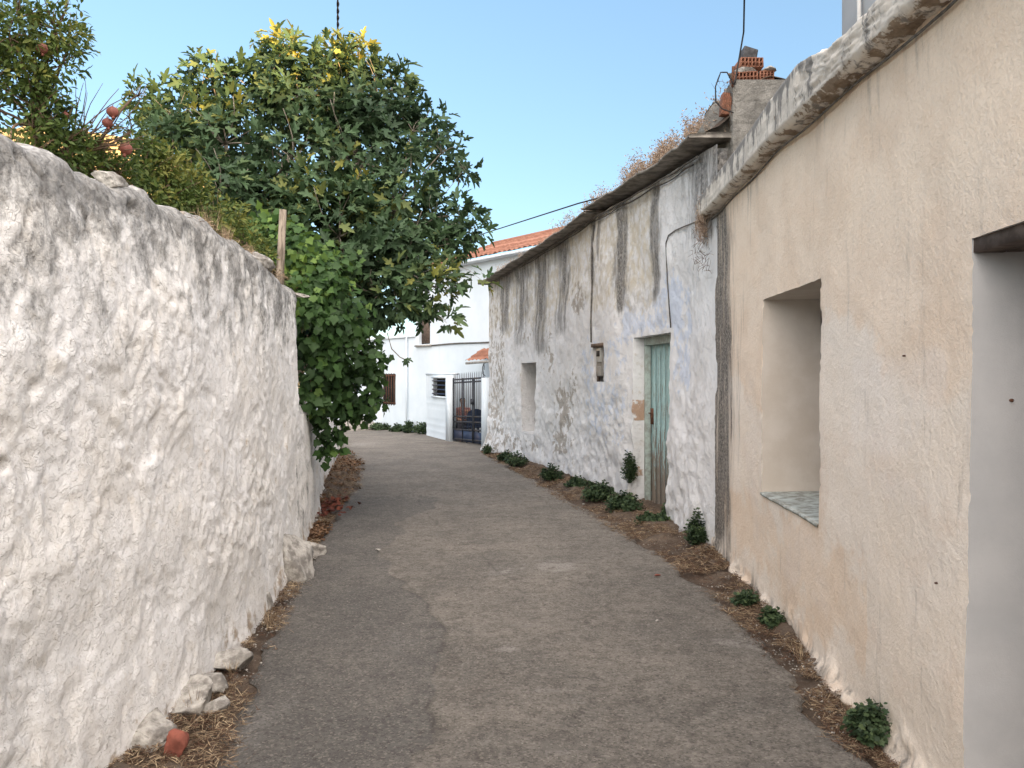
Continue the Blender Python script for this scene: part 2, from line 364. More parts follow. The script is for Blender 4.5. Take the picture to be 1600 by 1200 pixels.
def build_wall(name, path, s0, s1, zb, zt, ds, dz, disp, flare, openings, masks, mat, parent, topf=None, slines=None):
    ex_s = [o[i] for o in openings for i in (0, 1)]; ex_z = [o[i] for o in openings for i in (2, 3)]
    S = slines if slines is not None else lines(s0, s1, ds)
    S = list(S)
    for e in ex_s:
        i = int(np.argmin(np.abs(np.array(S)-e))); S[i] = e
    S = np.array(sorted(S)); Z = lines(zb, zt, dz, ex_z)
    SS, ZZ = np.meshgrid(S, Z, indexing='ij')
    def pt(s_, z_, d=0.0):
        zz = z_
        if topf is not None: zz = z_+(topf(s_)-zt)*sstep(2.4, zt, z_)
        return path.P(s_, zz, disp(s_, z_)+flare(s_, z_)-d)
    V, Q = grid(pt(SS, ZZ))
    cs = (S[:-1]+S[1:])/2; cz = (Z[:-1]+Z[1:])/2; CS, CZ = np.meshgrid(cs, cz, indexing='ij'); keep = np.ones(CS.shape, bool)
    for o in openings: keep &= ~((CS > o[0]) & (CS < o[1]) & (CZ > o[2]) & (CZ < o[3]))
    Q = Q[keep.ravel()]
    if path.side_flip: Q = Q[:, ::-1]
    at_ = {k: f(SS.ravel(), ZZ.ravel()) for k, f in masks.items()}
    ob = npmesh(name, V, [Q], mat, parent, True, at_)
    return ob, pt, S, Z
def jambs(name, pt, S, Z, o, depth, mat, parent, nd=10, sides='tblr', rough=.002):
    Vs = []; Qs = []; n = 0; D = np.linspace(0, depth, nd)
    zs = Z[(Z >= o[2]-1e-6) & (Z <= o[3]+1e-6)]; ss = S[(S >= o[0]-1e-6) & (S <= o[1]+1e-6)]
    for sd in sides:
        if sd in 'lr':
            A, B = np.meshgrid(zs, D, indexing='ij'); P = pt(np.full(A.shape, o[0] if sd == 'l' else o[1]), A, B)
            w = rough*fbm(A*9, B*9, 3.1 if sd == 'l' else 8, 4)*sstep(0, .04, B); P[..., 1] += w
        else:
            A, B = np.meshgrid(ss, D, indexing='ij'); P = pt(A, np.full(A.shape, o[2] if sd == 'b' else o[3]), B); P[..., 2] += rough*fbm(A*9, B*9, 5, 4)*sstep(0, .04, B)
        V, Q = grid(P); Vs.append(V); Qs.append(Q+n); n += len(V)
    V = np.concatenate(Vs); Q = np.concatenate(Qs)
    return npmesh(name, V, [Q], mat, parent, True, {'mask': np.zeros((len(V), 3))})

def gauss2(s, z, cs, cz, rs, rz): return np.exp(-(((s-cs)/rs)**2+((z-cz)/rz)**2))
def boxm(s, z, a, b, c, d, e=.06): return sstep(a-e, a+e, s)*(1-sstep(b-e, b+e, s))*sstep(c-e, c+e, z)*(1-sstep(d-e, d+e, z))

SUN_EL, SUN_AZ = 8.0, 135.0      # azimuth clockwise from +Y (lane direction): right and behind
SHADE_RIDGE = 18.0  # crest height of the unseen ridge added to shade the lane
# ================================================================== SETTING
def edge(pts):
    a = np.array(pts, float); return lambda y: np.interp(y, a[:, 0], a[:, 1])
Ledge = edge([(-4, -1.3), (2, -1.2), (3.2, -1.24), (4.17, -1.42), (5.33, -1.57), (6.6, -1.76), (7.7, -1.93), (9.1, -2.12), (11.3, -2.32), (14.8, -2.95), (17.5, -3.75), (19, -4.5), (21, -7), (23, -9), (60, -9)])
Redge = edge([(-4, 1.38), (2, 1.42), (3.2, 1.45), (3.92, 1.5), (4.68, 1.5), (5.8, 1.5), (6.6, 1.42), (7.4, 1.27), (8.5, 1.08), (9.85, .8), (12.4, .28), (15.7, -.42), (17.2, -.68), (17.9, 3), (60, 3)])
# ground sheet: fine in the middle, reaching the horizon
ys = np.concatenate([[-400, -60, -12], np.arange(-4, 1.5, .25), np.arange(1.5, 9, .035), np.arange(9, 26, .08), [27, 30, 36, 50, 80, 150, 400, 1500]])
xs = np.concatenate([[-1500, -300, -80, -30, -14, -9, -7], np.arange(-6, -3, .12), np.arange(-3, 2.2, .035), np.arange(2.25, 5, .3), [8, 14, 30, 80, 300, 1500]])
X, Y = np.meshgrid(xs, ys, indexing='ij')
dL = Ledge(Y)-X; dR = X-Redge(Y); dd = np.maximum(dL, dR); near = (Y > -5) & (Y < 26) & (X > -8) & (X < 4)
H = ground_h(Y) + np.where(near, -.03+.075*sstep(-.03, .32, dd)*(1+.5*fbm(X*2.5, Y*2.5, 0, 3, 5))+.018*fbm(X*9, Y*9, 0, 4, 8, .65)*sstep(0, .1, dd), -.03)
V, Q = grid(np.stack([X, Y, H], -1))
tag(npmesh('ground', V, [Q[:, ::-1]], M['dirt'], None, True), kind='structure')
# road
ys = np.concatenate([np.arange(-4, 1.8, .2), np.arange(1.8, 8, .03), np.arange(8, 17, .07), np.arange(17, 29, .12)])
ts = np.linspace(0, 1, 120)
T, Yr = np.meshgrid(ts, ys, indexing='ij')
en = .07*fbm(Yr*1.6, 0, 3, 4, 21)+.03*fbm(Yr*9, 0, 3, 3, 22); en2 = .08*fbm(Yr*1.6, 4, 9, 4, 25)+.035*fbm(Yr*9, 4, 9, 3, 26)
Xr = (Ledge(Yr)-en)*(1-T)+(Redge(Yr)+en2)*T
Zr = ground_h(Yr)+.006+.006*fbm(Xr*1.1, Yr*1.1, 0, 3, 31)-.028*(1-sstep(0, .012, np.minimum(T, 1-T)))
# masks on the road
dark = np.zeros_like(Xr); pale = np.zeros_like(Xr); crack = np.zeros_like(Xr)
bx = -.62+.22*np.sin((Yr-3.0)*1.1)-.10*(Yr-4)+.14*fbm(Yr*1.4, 0, 0, 4, 44)
inp = (1-sstep(-.04, .05, Xr-bx))*(1-sstep(9, 12, Yr)); dark += .75*inp
crack += .9*np.exp(-((Xr-bx)/.014)**2)*(Yr > 2.6)*(Yr < 6.2)*np.clip(.6+.8*fbm(Yr*3, 0, 0, 2, 3), 0, 1)
dark += .35*np.exp(-((Xr+.1+.15*(Yr-10)*.4)/.5)**2)*sstep(9, 12, Yr)
cy = lambda x0, y0, sl, ln, sd: np.exp(-((Xr-x0-sl*(Yr-y0)-.035*fbm(Yr*4, 0, sd, 4, 4))/.007)**2)*(np.abs(Yr-y0) < ln)
crack += .9*cy(.38, 3.85, .28, .42, 1)+.7*cy(-.2, 6.6, -.35, .9, 2)+.6*cy(.75, 5.6, .5, .6, 3)+.6*cy(-1.1, 9.5, -.25, 1.2, 4)+.5*cy(.2, 11, -.2, 1.4, 6)
for (u, v, ru, rv, a) in [(870, 885, 60, 14, .75), (780, 895, 35, 10, .6), (830, 975, 70, 12, .5), (800, 1015, 30, 12, .65), (870, 1025, 30, 8, .55), (850, 1080, 90, 10, .5), (1150, 1005, 60, 14, .6), (620, 1010, 50, 40, .6), (430, 1120, 40, 60, .5), (880, 1180, 120, 30, .45), (1300, 1120, 60, 40, .5), (700, 720, 60, 8, .4), (560, 690, 40, 6, .4), (900, 1100, 60, 14, .4)]:
    Yc = EYE*F/(v-CV); xc = (u-CU)/F*Yc; rx = ru/F*Yc; ry = Yc*rv/(v-CV)
    pale += a*np.exp(-((Xr-xc)/rx)**2-((Yr-Yc)/ry)**2)
pale += .35*(1-sstep(.0, .35, Xr-Ledge(Yr))) + .25*(1-sstep(0, .3, Redge(Yr)-Xr)) + .3*sstep(16.5, 19, Yr)
V, Q = grid(np.stack([Xr, Yr, Zr], -1))
tag(npmesh('road', V, [Q[:, ::-1]], M['asphalt'], None, True, {'mask': np.clip(np.stack([dark.ravel(), pale.ravel(), crack.ravel()], 1), 0, 1)}), kind='structure')
# sunlit dry hill far left
xs = np.linspace(-260, -2, 120); ys = np.linspace(60, 260, 90); X, Y = np.meshgrid(xs, ys, indexing='ij')
Hh = 41*np.exp(-((X+75)/58)**2*(X > -75)-((Y-118)/34)**2)+3*fbm(X/22, Y/22, 0, 5, 61)*sstep(60, 80, Y)*(1-sstep(-20, -4, X))
Hh = Hh*(1-sstep(-36, -14, X))*(sstep(60, 75, Y))-.3
V, Q = grid(np.stack([X, Y, Hh], -1)); tag(npmesh('hill', V, [Q[:, ::-1]], M['hill'], None, True), kind='structure')

# ================================================================== LEFT WALLS
def lump(a, b, c=0.0, seed=0):
    wa = a+.06*fbm(a*4, b*4, c, 3, seed+80); wb = b+.06*fbm(a*4, b*4, c+4, 3, seed+81)
    blocks = fbm(a*1.3, b*1.6, c, 2, seed+30)+.30*fbm(a*3.5, b*3.5, c, 2, seed+31)
    rough = sstep(-.25, .55, fbm(a*1.3+5, b*1.3, c, 3, seed+60))          # calm areas and flaking areas
    f1 = fbm(wa*7.5, wb*7.5, c, 4, seed+3, .6); f2 = fbm(wa*17, wb*17, c, 3, seed+9, .6); f3 = fbm(wa*26, wb*30, c, 2, seed+12)
    flakes = .010*sstep(.05, .14, f1)+.009*sstep(-.38, -.28, f1)+rough*(.008*sstep(.10, .22, f2)+.006*sstep(-.4, -.25, f2)+.004*f3)
    pits = -.016*rough*sstep(.62, .85, fbm(wa*9, wb*9, c+7, 2, seed+90))
    return .020*blocks+.50*(flakes+pits)+.0018*f3
s_seed = lambda L: L[0][0]*3
def stone_wall(name, pts, Hf, thick, slines, label, cat, seed, flare=.05, stainf=None, mat='lime', K=150, hole=(), cracks=()):
    p = Path(pts, 1); S = slines(p)
    prof = []
    for k in range(K):     # front
        t = k/(K-1); prof.append((0.0, t, 1, 0))
    for k in range(1, 9):
        a = k/9*math.pi/2; prof.append((-.09*(1-math.cos(a)), 1+.0001, math.cos(a), math.sin(a)))
    for k in range(1, 12): prof.append((-.09-(thick-.16)*k/12, 1.0002, 0, 1))
    for k in range(1, 8): a = k/8*math.pi/2; prof.append((-(thick-.07)-.07*math.sin(a), 1.0003, -math.sin(a), math.cos(a)))
    for k in range(1, 12): prof.append((-thick, 1-k/12*.98, -1, 0))
    n = len(prof); off = np.array([q[0] for q in prof]); tt = np.array([q[1] for q in prof]); nx = np.array([q[2] for q in prof]); nz = np.array([q[3] for q in prof])
    SS = np.repeat(S[:, None], n, 1); Hs = Hf(SS)
    rnd = np.where((tt > 1) & (off > -.091), .09*nz, np.where(tt > 1.00025, .09-.09*(1-nz), np.where(tt > 1.00015, .09, 0)))
    z = np.where(tt[None] > 1, Hs-.09+rnd[None], -.12+(Hs-.09+.12)*tt[None])
    o = np.repeat(off[None], len(S), 0)
    zz = z+o*.0
    d = lump(SS, z, o*2.5, seed)
    d = np.where((tt[None] > 1.00015), d*.8+.02*fbm(SS*4, o*8, 0, 4, seed), d)
    for (hs, hz, hr, hd) in hole: d = d-hd*np.exp(-((SS-hs)/hr)**2-((z-hz)/(hr*.8))**2)
    fl = flare*np.exp(-np.maximum(z, 0)/.35)*(nx[None] > 0)
    P = p.P(SS, z+d*nz[None], o+d*nx[None]+fl)
    V, Q = grid(P)
    st = (stainf(SS, z, Hs)+np.where(tt[None] > 1.00005, .5, 0)).ravel()
    crk = 0*z
    for L in cracks:
        for (sa, za), (sb_, zb_) in zip(L[:-1], L[1:]):
            wob = .012*fbm(z*14, s_seed(L), 0, 2, 7); dx_, dz_ = sb_-sa, zb_-za; t_ = np.clip(((SS-sa)*dx_+(z-za)*dz_)/(dx_*dx_+dz_*dz_+1e-9), 0, 1)
            crk = np.maximum(crk, np.exp(-(((SS+wob-sa-t_*dx_)**2+(z-za-t_*dz_)**2)/.011**2)))
    crk = crk*(nx[None] > 0)
    P = P-np.concatenate([p.nrm(SS), 0*SS[..., None]], -1)*(crk*.012)[..., None]; V = P.reshape(-1, 3)
    bare = (.55*np.exp(-((z-.05)/.16)**2)*(nx[None] > 0)+.45*(tt[None] > 1.00012)+.33*np.exp(-((fbm(SS*.9, z*.9, 0, 3, seed+50)-.7)/.25)**2)).ravel()
    hl = np.zeros_like(st)
    for (hs, hz, hr, hd) in hole: hl += (np.exp(-((SS-hs)/(hr*.8))**2-((z-hz)/(hr*.65))**2)*min(1, hd/.06)).ravel()
    ob = npmesh(name, V, [Q[:, ::-1]], M[mat], None, True, {'mask': np.clip(np.stack([st, bare, np.maximum(sstep(.4, .8, hl), .6*sstep(.3, .9, crk.ravel()))], 1), 0, 1)})
    tag(ob, label, cat); ob.location = (0, 0, 0); return ob, p
pl = [(-1.78, -2.5), (-1.68, 1.0), (-1.64, 3.0), (-1.635, 4.4), (-1.76, 5.6), (-1.9, 6.6), (-1.97, 7.05), (-2.2, 7.22), (-2.7, 7.25)]
pth = Path(pl, 1)
def sl1(p):
    a = p.atu(60)-.6; return np.concatenate([np.arange(0, a, .12), np.arange(a, p.L+.001, .015)])
def H1(s): return 2.41+.05*fbm(s*.9, 0, 0, 3, 70)+.025*fbm(s*6, 0, 2, 3, 71)
def stain1(s, z, Hs):
    top = sstep(1.15, 0.0, Hs-z); return .98*top+.12*sstep(.5, 0, Hs-z)+.3*fbm(s*.8, 0, 0, 3, 77)*top+.02
crks = [[pth.hit(u, v) for (u, v) in L] for L in [[(62, 318), (40, 330), (36, 348), (28, 372), (14, 392)], [(45, 245), (50, 262), (62, 280)], [(338, 395), (330, 420), (322, 445)], [(440, 505), (436, 540), (441, 575)]]]
holes = []
for (u, v, r, d) in [(50, 608, .03, .03), (206, 327, .028, .09), (362, 700, .018, .06), (338, 678, .012, .04), (5, 728, .025, .05), (428, 520, .015, .04), (30, 245, .02, .04), (260, 470, .015, .03), (440, 600, .018, .05), (200, 735, .016, .03)]:
    s_, z_ = pth.hit(u, v); holes.append((s_, z_, r, d))
ob_w1, P1 = stone_wall('garden_wall', pl, H1, .42, sl1, 'tall lumpy whitewashed rubble garden wall with black weathered top, nearest on the left', 'wall', 3, .06, stain1, hole=holes, cracks=crks)
pl2 = [(-2.02, 6.7), (-1.99, 7.1), (-2.06, 7.7), (-2.45, 9.6), (-2.8, 11.3), (-3.15, 13.2), (-3.6, 15.7), (-4.3, 19), (-5.2, 21)]
def H2(s): return np.interp(s, [0, 1.6, 4.4, 8.8, 14], [1.38, 1.3, .98, .62, .5])+.03*fbm(s*3, 0, 0, 3, 90)
ob_w2, P2 = stone_wall('garden_wall', pl2, H2, .35, lambda p: np.concatenate([np.arange(0, 6, .03), np.arange(6, p.L, .08)]), 'low crumbling whitewashed wall behind the tall one, under the hanging vine', 'wall', 23, .05,
    lambda s, z, Hs: .35+.25*fbm(s*1.5, z*.5, 0, 3, 92), K=60, hole=[(.9, .75, .04, .1), (1.9, .55, .03, .1), (2.6, .45, .05, .12), (3.4, .6, .03, .1)])

# stones ------------------------------------------------------------
def rock(name, c, size, rot, seed, mat, label, cat, group=None, parent=None):
    import bmesh
    bm = bmesh.new(); bmesh.ops.create_icosphere(bm, subdivisions=4, radius=1)
    P = np.array([v.co[:] for v in bm.verts]); 
    P = np.sign(P)*np.abs(P)**.72
    rr = np.random.default_rng(seed)
    for _ in range(13):
        nrm = rr.normal(size=3); nrm /= np.linalg.norm(nrm); dd_ = rr.uniform(.5, .85); pr = P@nrm; P = P-np.outer(np.maximum(pr-dd_, 0), nrm)
    P *= (1+.07*fbm(P[:, 0]*3+seed, P[:, 1]*3, P[:, 2]*3, 4, seed, .65))[:, None]
    P = P*np.array(size)/2*1.35
    for v, q in zip(bm.verts, P): v.co = q
    me = bpy.data.meshes.new(name); bm.to_mesh(me); bm.free(); me.materials.append(M[mat])
    me.polygons.foreach_set('use_smooth', np.ones(len(me.polygons), bool))
    o = bpy.data.objects.new(name, me); COL.objects.link(o); o.location = c; o.rotation_euler = rot
    tag(o, label, cat, group); return o
def gpt(u, v, dz=0.0):
    Y = EYE*F/(v-CV); return Vector(((u-CU)/F*Y, Y, dz))
for i, (u, v, sz, rz, lab, mt) in enumerate([
    (232, 1178, (.24, .17, .16), .5, 'large pale angular stone at the foot of the tall wall, nearest the camera', 'stone'),
    (300, 1112, (.24, .19, .13), .9, 'broad pale broken slab between the nearest stone and the smaller one beyond', 'stone'),
    (322, 1082, (.17, .15, .11), .2, 'pale chipped stone lying against the foot of the tall wall', 'stone'),
    (356, 1050, (.20, .15, .10), .6, 'flat topped pale stone jutting toward the road, farthest of the near rubble', 'stone'),
    (343, 1112, (.13, .10, .06), .1, 'small dark stained stone on the road side of the broken slab', 'stone'),
    (274, 1187, (.085, .075, .12), .3, 'red tile chip standing beside the nearest pale stone', 'redstone'),
    (452, 905, (.36, .50, .34), .25, 'big smooth grey boulder built into the foot of the tall wall', 'stone'),
    (413, 955, (.13, .12, .12), .5, 'small cream stone under the wall before the big boulder', 'stone'),
    (484, 868, (.22, .16, .12), .3, 'lumpy whitish stone just beyond the big boulder', 'stone'),
    (489, 818, (.22, .10, .03), .1, 'thin flat white slab among red leaves by the low wall', 'stone')]):
    p = gpt(u, v); p.z = sz[2]*.28+.02
    rock('stone' if mt == 'stone' else 'tile_chip', p, sz, (random.uniform(-.15, .15), random.uniform(-.15, .15), rz), 40+i, mt, lab, 'stone' if mt == 'stone' else 'tile chip')
# loose stones on top of the tall wall end
p = P1.P(P1.atu(415), 2.43, -.12); rock('cap_stone', p, (.24, .42, .11), (.05, .05, .1), 61, 'stone', 'dark brown topped cap stone lying on the far end of the tall wall', 'stone')
rock('flat_stone', (-2.02, 7.1, 2.37), (.22, .18, .05), (0, .1, .3), 62, 'stone', 'thin flat stone sticking out at the top corner of the tall wall', 'stone')
p = P1.P(P1.atu(205), 2.44, -.08); rock('cap_stone', p, (.13, .16, .06), (.05, .05, .1), 63, 'stone', 'pale cap stone over the dark hole in the tall wall top', 'stone')

# ================================================================== NEAR PLASTER HOUSE (right)
NH = empty('plaster_house', (2.2, 3, 0), 'beige sand plastered house with deep window and doorway, nearest on the right', 'house')
pn = Path([(1.42, -3.5), (1.5, 0), (1.60, 2.6), (1.655, 3.6), (1.745, 4.9), (1.815, 6.1), (1.86, 7.25)], -1); pn.side_flip = False
dS = pn.atu(1512); wS0 = pn.atu(1280); wS1 = pn.atu(1192)
openN = [(dS-1.05, dS, -.2, 2.09), (wS0, wS1, .79, 2.15)]
def dispN(s, z): return -.006*sstep(.3, .6, fbm(s*17, z*17, 0, 3, 140))*np.maximum.reduce([np.exp(-(((s-o_[i])/.028)**2))*(z > o_[2]-.03)*(z < o_[3]+.03) for o_ in openN for i in (0, 1)]+[np.exp(-(((z-o_[3])/.028)**2))*(s > o_[0])*(s < o_[1]) for o_ in openN])+.014*fbm(s*.9, z*.9, 0, 3, 101)+.0025*fbm(s*5, z*5, 0, 3, 102)+.0012*fbm(s*25, z*25, 0, 2, 103)
def flareN(s, z):
    n = fbm(s*4, z*7, 0, 4, 105, .6); return (.022+.03*sstep(.0, .5, n))*np.exp(-(np.maximum(z, 0)/(.07+.05*np.clip(n, -.8, 1)))**2)+.012*np.exp(-np.maximum(z, 0)/.4)
stS, _ = pn.hit(1125, 500)
def maskN(s, z):
    w = .46+.08*fbm(s*0, z*1.2, 0, 3, 110); st = np.exp(-((s-stS-.04*fbm(0*s, z*1.5, 0, 3, 112))/w)**2)*(1-sstep(2.9, 3.1, z)*.2)*sstep(.0, .5, z)
    st = st*1.5+.4*np.exp(-((s-stS-.05)/.34)**2)*(z < 1.2)*sstep(.0, .4, z)+.62*np.exp(-((z-.02)/.09)**2)*(fbm(s*3, z*3, 0, 3, 119) > -.1)+.3*np.exp(-((z-.1)/.2)**2)*np.clip(fbm(s*1.5, 0, 0, 3, 121), 0, 1)
    st += .38*sstep(2.7, 3.08, z)*np.clip(fbm(s*2, 0, 0, 3, 113)+.3, 0, 1)
    # ochre upper zone with an uneven lower border
    bd = 1.72+.28*fbm(s*.8, 0, 0, 3, 115)-.15*sstep(wS0, wS1, s); oc = .2+.7*sstep(bd-.25, bd+.3, z)
    oc = oc+.5*np.exp(-((z-.45)/.3)**2)*(s > wS0-.7)
    pa = .62*boxm(s, z, dS+.15, dS+1.1, 1.25, 1.72, .08)+.5*boxm(s, z, dS+.35, dS+.75, 1.05, 1.2, .05)+.5*boxm(s, z, wS0-.2, wS1+.3, .3, .72, .1)+.5*boxm(s, z, wS1+.1, wS1+.5, .7, 1.8, .1)
    return np.clip(np.stack([st, oc, pa], 1), 0, 1)
slN = np.concatenate([np.arange(0, dS-1.3, .15), np.arange(dS-1.3, pn.L, .02), [pn.L]])
obN, ptN, S_, Z_ = build_wall('wall', pn, 0, pn.L, -.15, 3.2, .02, .02, dispN, flareN, openN, {'mask': maskN}, M['sand'], NH, slines=slN)
jambs('door_jamb', ptN, S_, Z_, openN[0], .62, M['jamb'], NH, 14, 'tlr')
jambs('window_jamb', ptN, S_, Z_, openN[1], .46, M['jamb2'], NH, 12, 'tlr')
# window : sill, frame, inner shutter
o = openN[1]
P = np.zeros((30, 14, 3)); ss = np.linspace(o[0]-.0, o[1]+.0, 30)
mb = MB()
A_, B_ = np.meshgrid(ss, np.linspace(-.012, .46, 14), indexing='ij'); Ps = ptN(A_, np.full(A_.shape, o[2]), B_); Ps[..., 2] = .792-.004*(B_ < 0)+.0012*fbm(A_*8, B_*8, 0, 3, 120)+.02*B_
V, Q = grid(Ps); Vb = V.copy(); Vb[:, 2] -= .016
win = MB(); 
sill = npmesh('window_sill', np.concatenate([V, Vb]), [np.concatenate([Q[:, ::-1], Q+len(V)] + [np.array([[i*14, (i+1)*14, (i+1)*14+len(V), i*14+len(V)] for i in range(29)])])], M['sill'], NH, True)
fr = MB()
for (a, b2, c_, d_) in [(o[0], o[1], 2.09, 2.15), (o[0], o[1], .80, .85), (o[0], o[0]+.06, .85, 2.09), (o[1]-.06, o[1], .85, 2.09), ((o[0]+o[1])/2-.03, (o[0]+o[1])/2+.03, .85, 2.09)]:
    q0 = pn.P(a, (c_+d_)/2, -.43); q1 = pn.P(b2, (c_+d_)/2, -.43); fr.bar(q0, q1, .06, d_-c_)
wf = fr.build('window_frame', M['wood'], NH)
sh = MB(); q0 = pn.P(o[0]+.02, 1.47, -.465); q1 = pn.P(o[1]-.02, 1.47, -.465); sh.bar(q0, q1, .03, 1.3); sh.build('shutter', M['wood'], NH)
# door panel deep in the recess, with rough lintel beam
o = openN[0]; sh = MB(); q0 = pn.P(o[0], 1.0, -.6); q1 = pn.P(o[1], 1.0, -.6); sh.bar(q0, q1, .05, 2.15); sh.build('door', M['wood'], NH)
lb = MB()
for k in range(5):
    dd_ = .07+k*.115; lb.bar(pn.P(o[0]-.02, 2.075-random.uniform(0, .02), -dd_), pn.P(o[1]+.02, 2.075-random.uniform(0, .012), -dd_), .10, .06)
lb.build('lintel_board', M['wood'], NH)
# small anchors in the plaster
for (u, v) in [(1411, 556), (1467, 911)]:
    s_, z_ = pn.hit(u, v); q = Vector(pn.P(s_, z_, dispN(s_, z_)+.003)); m = MB(); m.tube([q+Vector((.01, 0, 0)), q-Vector((.008, 0, 0))], .004, 8); m.build('wall_plug', M['rust'], NH)
q = Vector(ptN(np.array(openN[0][1]), np.array(1.52), np.array(.135))); m = MB(); m.tube([q+Vector((0, .01, 0)), q-Vector((0, .01, 0))], .006, 8); m.build('wall_plug', M['rust'], NH)
# cornice
def ctop(s):
    q = pn.pos(s)[..., 1]; return np.interp(q, [-3, 2.5, 3.2, 3.75, 4.0, 4.25, 4.8, 5.2, 6.27, 6.95, 7.2], [3.2, 3.18, 3.17, 3.21, 3.285, 3.34, 3.345, 3.325, 3.30, 3.27, 3.26])
def cbot(s):
    q = pn.pos(s)[..., 1]; return np.interp(q, [-3, 2.8, 4.1, 5, 7], [2.98, 3.0, 3.07, 3.12, 3.1])
S = np.concatenate([np.arange(0, pn.atu(1480)-.8, .15), np.arange(pn.atu(1480)-.8, pn.L-.05, .018), [pn.L-.05]])
K = 46; kk = np.arange(K); SS = np.repeat(S[:, None], K, 1); KK = np.repeat(kk[None], len(S), 0)
ct, cb = ctop(SS), cbot(SS)
out = np.where(KK < 10, -.02+.12*KK/10, np.where(KK < 12, .10+.012*(KK-10), np.where(KK < 32, .12, np.where(KK < 34, .12-.012*(KK-32), .10-.5*(KK-34)/11))))
zz = np.where(KK < 10, cb-.02, np.where(KK < 12, cb-.02+.01*(KK-9), np.where(KK < 32, cb+.01+(ct-cb-.02)*(KK-12)/20, ct-.004+.004*(KK-32).clip(0, 2))))
dsp = .009*fbm(SS*6, KK*.22, 0, 4, 131, .65)+.006*fbm(SS*25, KK*.8, 0, 3, 132)
dsp *= np.where(pn.pos(SS)[..., 1] < 4.3, .75, .22)*np.where((KK < 13) & (KK > 9), .5, 1)
out = out+dsp*(KK > 0); zz = zz+np.where((KK < 10) | (KK > 33), dsp*1.3, 0)
V, Q = grid(pn.P(SS, zz, out))
yy = pn.pos(SS)[..., 1]
stn = (.62*sstep(.55, 1, (zz-cb)/(ct-cb))*(yy > 4.0)+.3*(yy > 4.0)*(KK > 12)+.04+.25*(KK < 10)+.3*(KK > 33)).ravel(); brn = (.5*(KK < 12)+.15*(yy < 4.2)*(KK < 20)).ravel()
npmesh('cornice', V, [Q], M['cornice'], NH, True, {'mask': np.clip(np.stack([stn, brn, 0*stn], 1), 0, 1)})
m = MB(); e0 = pn.L-.05; a = pn.P(e0, 3.17, .05); m.box(a+np.array([0.03, .035, .01]), (.17, .06, .17), jit=.05); m.build('cornice_end', M['cornice'], NH)
# flat roof slab, back walls and upper storey
m = MB(); m.add([(1.95, -3.4, 3.15), (1.95, 7.05, 3.15), (6.2, 7.05, 3.15), (6.2, -3.4, 3.15)], [(3, 2, 1, 0)]); m.build('flat_roof', M['mortar'], NH)
m = MB(); m.add([(6.2, -3.4, 0), (6.2, 7.05, 0), (6.2, 7.05, 3.15), (6.2, -3.4, 3.15), (1.42, -3.45, 0), (1.42, -3.45, 3.1)], [(0, 1, 2, 3), (4, 0, 3, 5)]); m.build('back_wall', M['sand'], NH)
m = MB(); m.box((4.5, 5.2, 4.55), (3.2, 3.1, 2.8)); m.build('upper_storey', M['upper'], NH)
m = MB(); m.tube([(2.87, 6.35, 3.2), (2.87, 6.35, 5.9)], .018, 8); m.build('downpipe', M['upper'], NH, True)
m = MB(); m.box((4.5, 5.2, 6.0), (3.4, 3.3, .1)); m.build('roof_slab', M['mortar'], NH)
q = [Vector(pn.P(s_, float(ctop(np.array(s_)))+.035, .02)) for s_ in np.linspace(0, pn.atu(1320), 14)]; m = MB(); m.tube(q, .018, 8); m.build('roof_pipe', M['wcond'], NH, True)
# cable under the cornice
s_ = np.linspace(.5, pn.L-.15, 60); m = MB(); m.tube([pn.P(x, float(cbot(np.array(x)))-.045-.006*math.sin(x*5), .016) for x in s_], .006, 6)
tag(m.build('wall_cable', M['gcable'], None, True), 'thin grey cable running under the cornice of the beige house', 'cable')

# ================================================================== OLD HOUSE
OH = empty('old_house', (1.5, 12, 0), 'long low crumbling house with stained whitewash and teal plank door', 'house')
po = Path([(1.845, 6.9), (1.825, 7.5), (1.77, 8.35), (1.53, 9.65), (1.22, 11.25), (.68, 13.2), (.05, 15.4), (-.50, 17.35)], -1); po.side_flip = False
dA = po.atu(1047); dB = po.atu(990); mA = po.atu(950); mB_ = po.atu(932); wA = po.atu(840); wB = po.atu(816)
openO = [(dA, dB, -.2, 2.10), (mA, mB_, 1.54, 2.08), (wA, wB, .56, 1.88)]
def dispO(s, z):
    low = 1-sstep(.6, 2.0, z); return (.035*fbm(s*.8, z*.9, 0, 3, 201)+(.006+.012*low)*fbm(s*3.2, z*3.2, 0, 4, 202, .55)+(.003+.008*low)*(sstep(.0, .1, fbm(s*5, z*5.5, 0, 3, 204))+sstep(.2, .3, fbm(s*9, z*10, 0, 3, 205)))+.004*fbm(s*12, z*12, 0, 3, 203))*sstep(0, .5, s)
def flareO(s, z): return ((.05+.14*sstep(8.5, po.L, s))*np.exp(-np.maximum(z, 0)/.4)+.02)*sstep(0, .5, s)
def ft(s): return np.interp(s, [0, 1.8, 4.3, 6, 10.9], [3.70, 3.84, 3.93, 3.86, 3.70])
def streaks(s, z, L):
    o = 0*s
    for (u, w, z0, z1, a) in L:
        c0 = po.atu(u); o = np.maximum(o, a*np.exp(-((s-c0-.08*fbm(0*s, z*2, u, 3, 5))/(2.6*w*(.7+.3*fbm(0*s, z*1.3, u, 2, 6))))**2)*1.25*sstep(z0-.12, z0+.12, z)*(1-sstep(z1, z1+.2, z)))
    return o
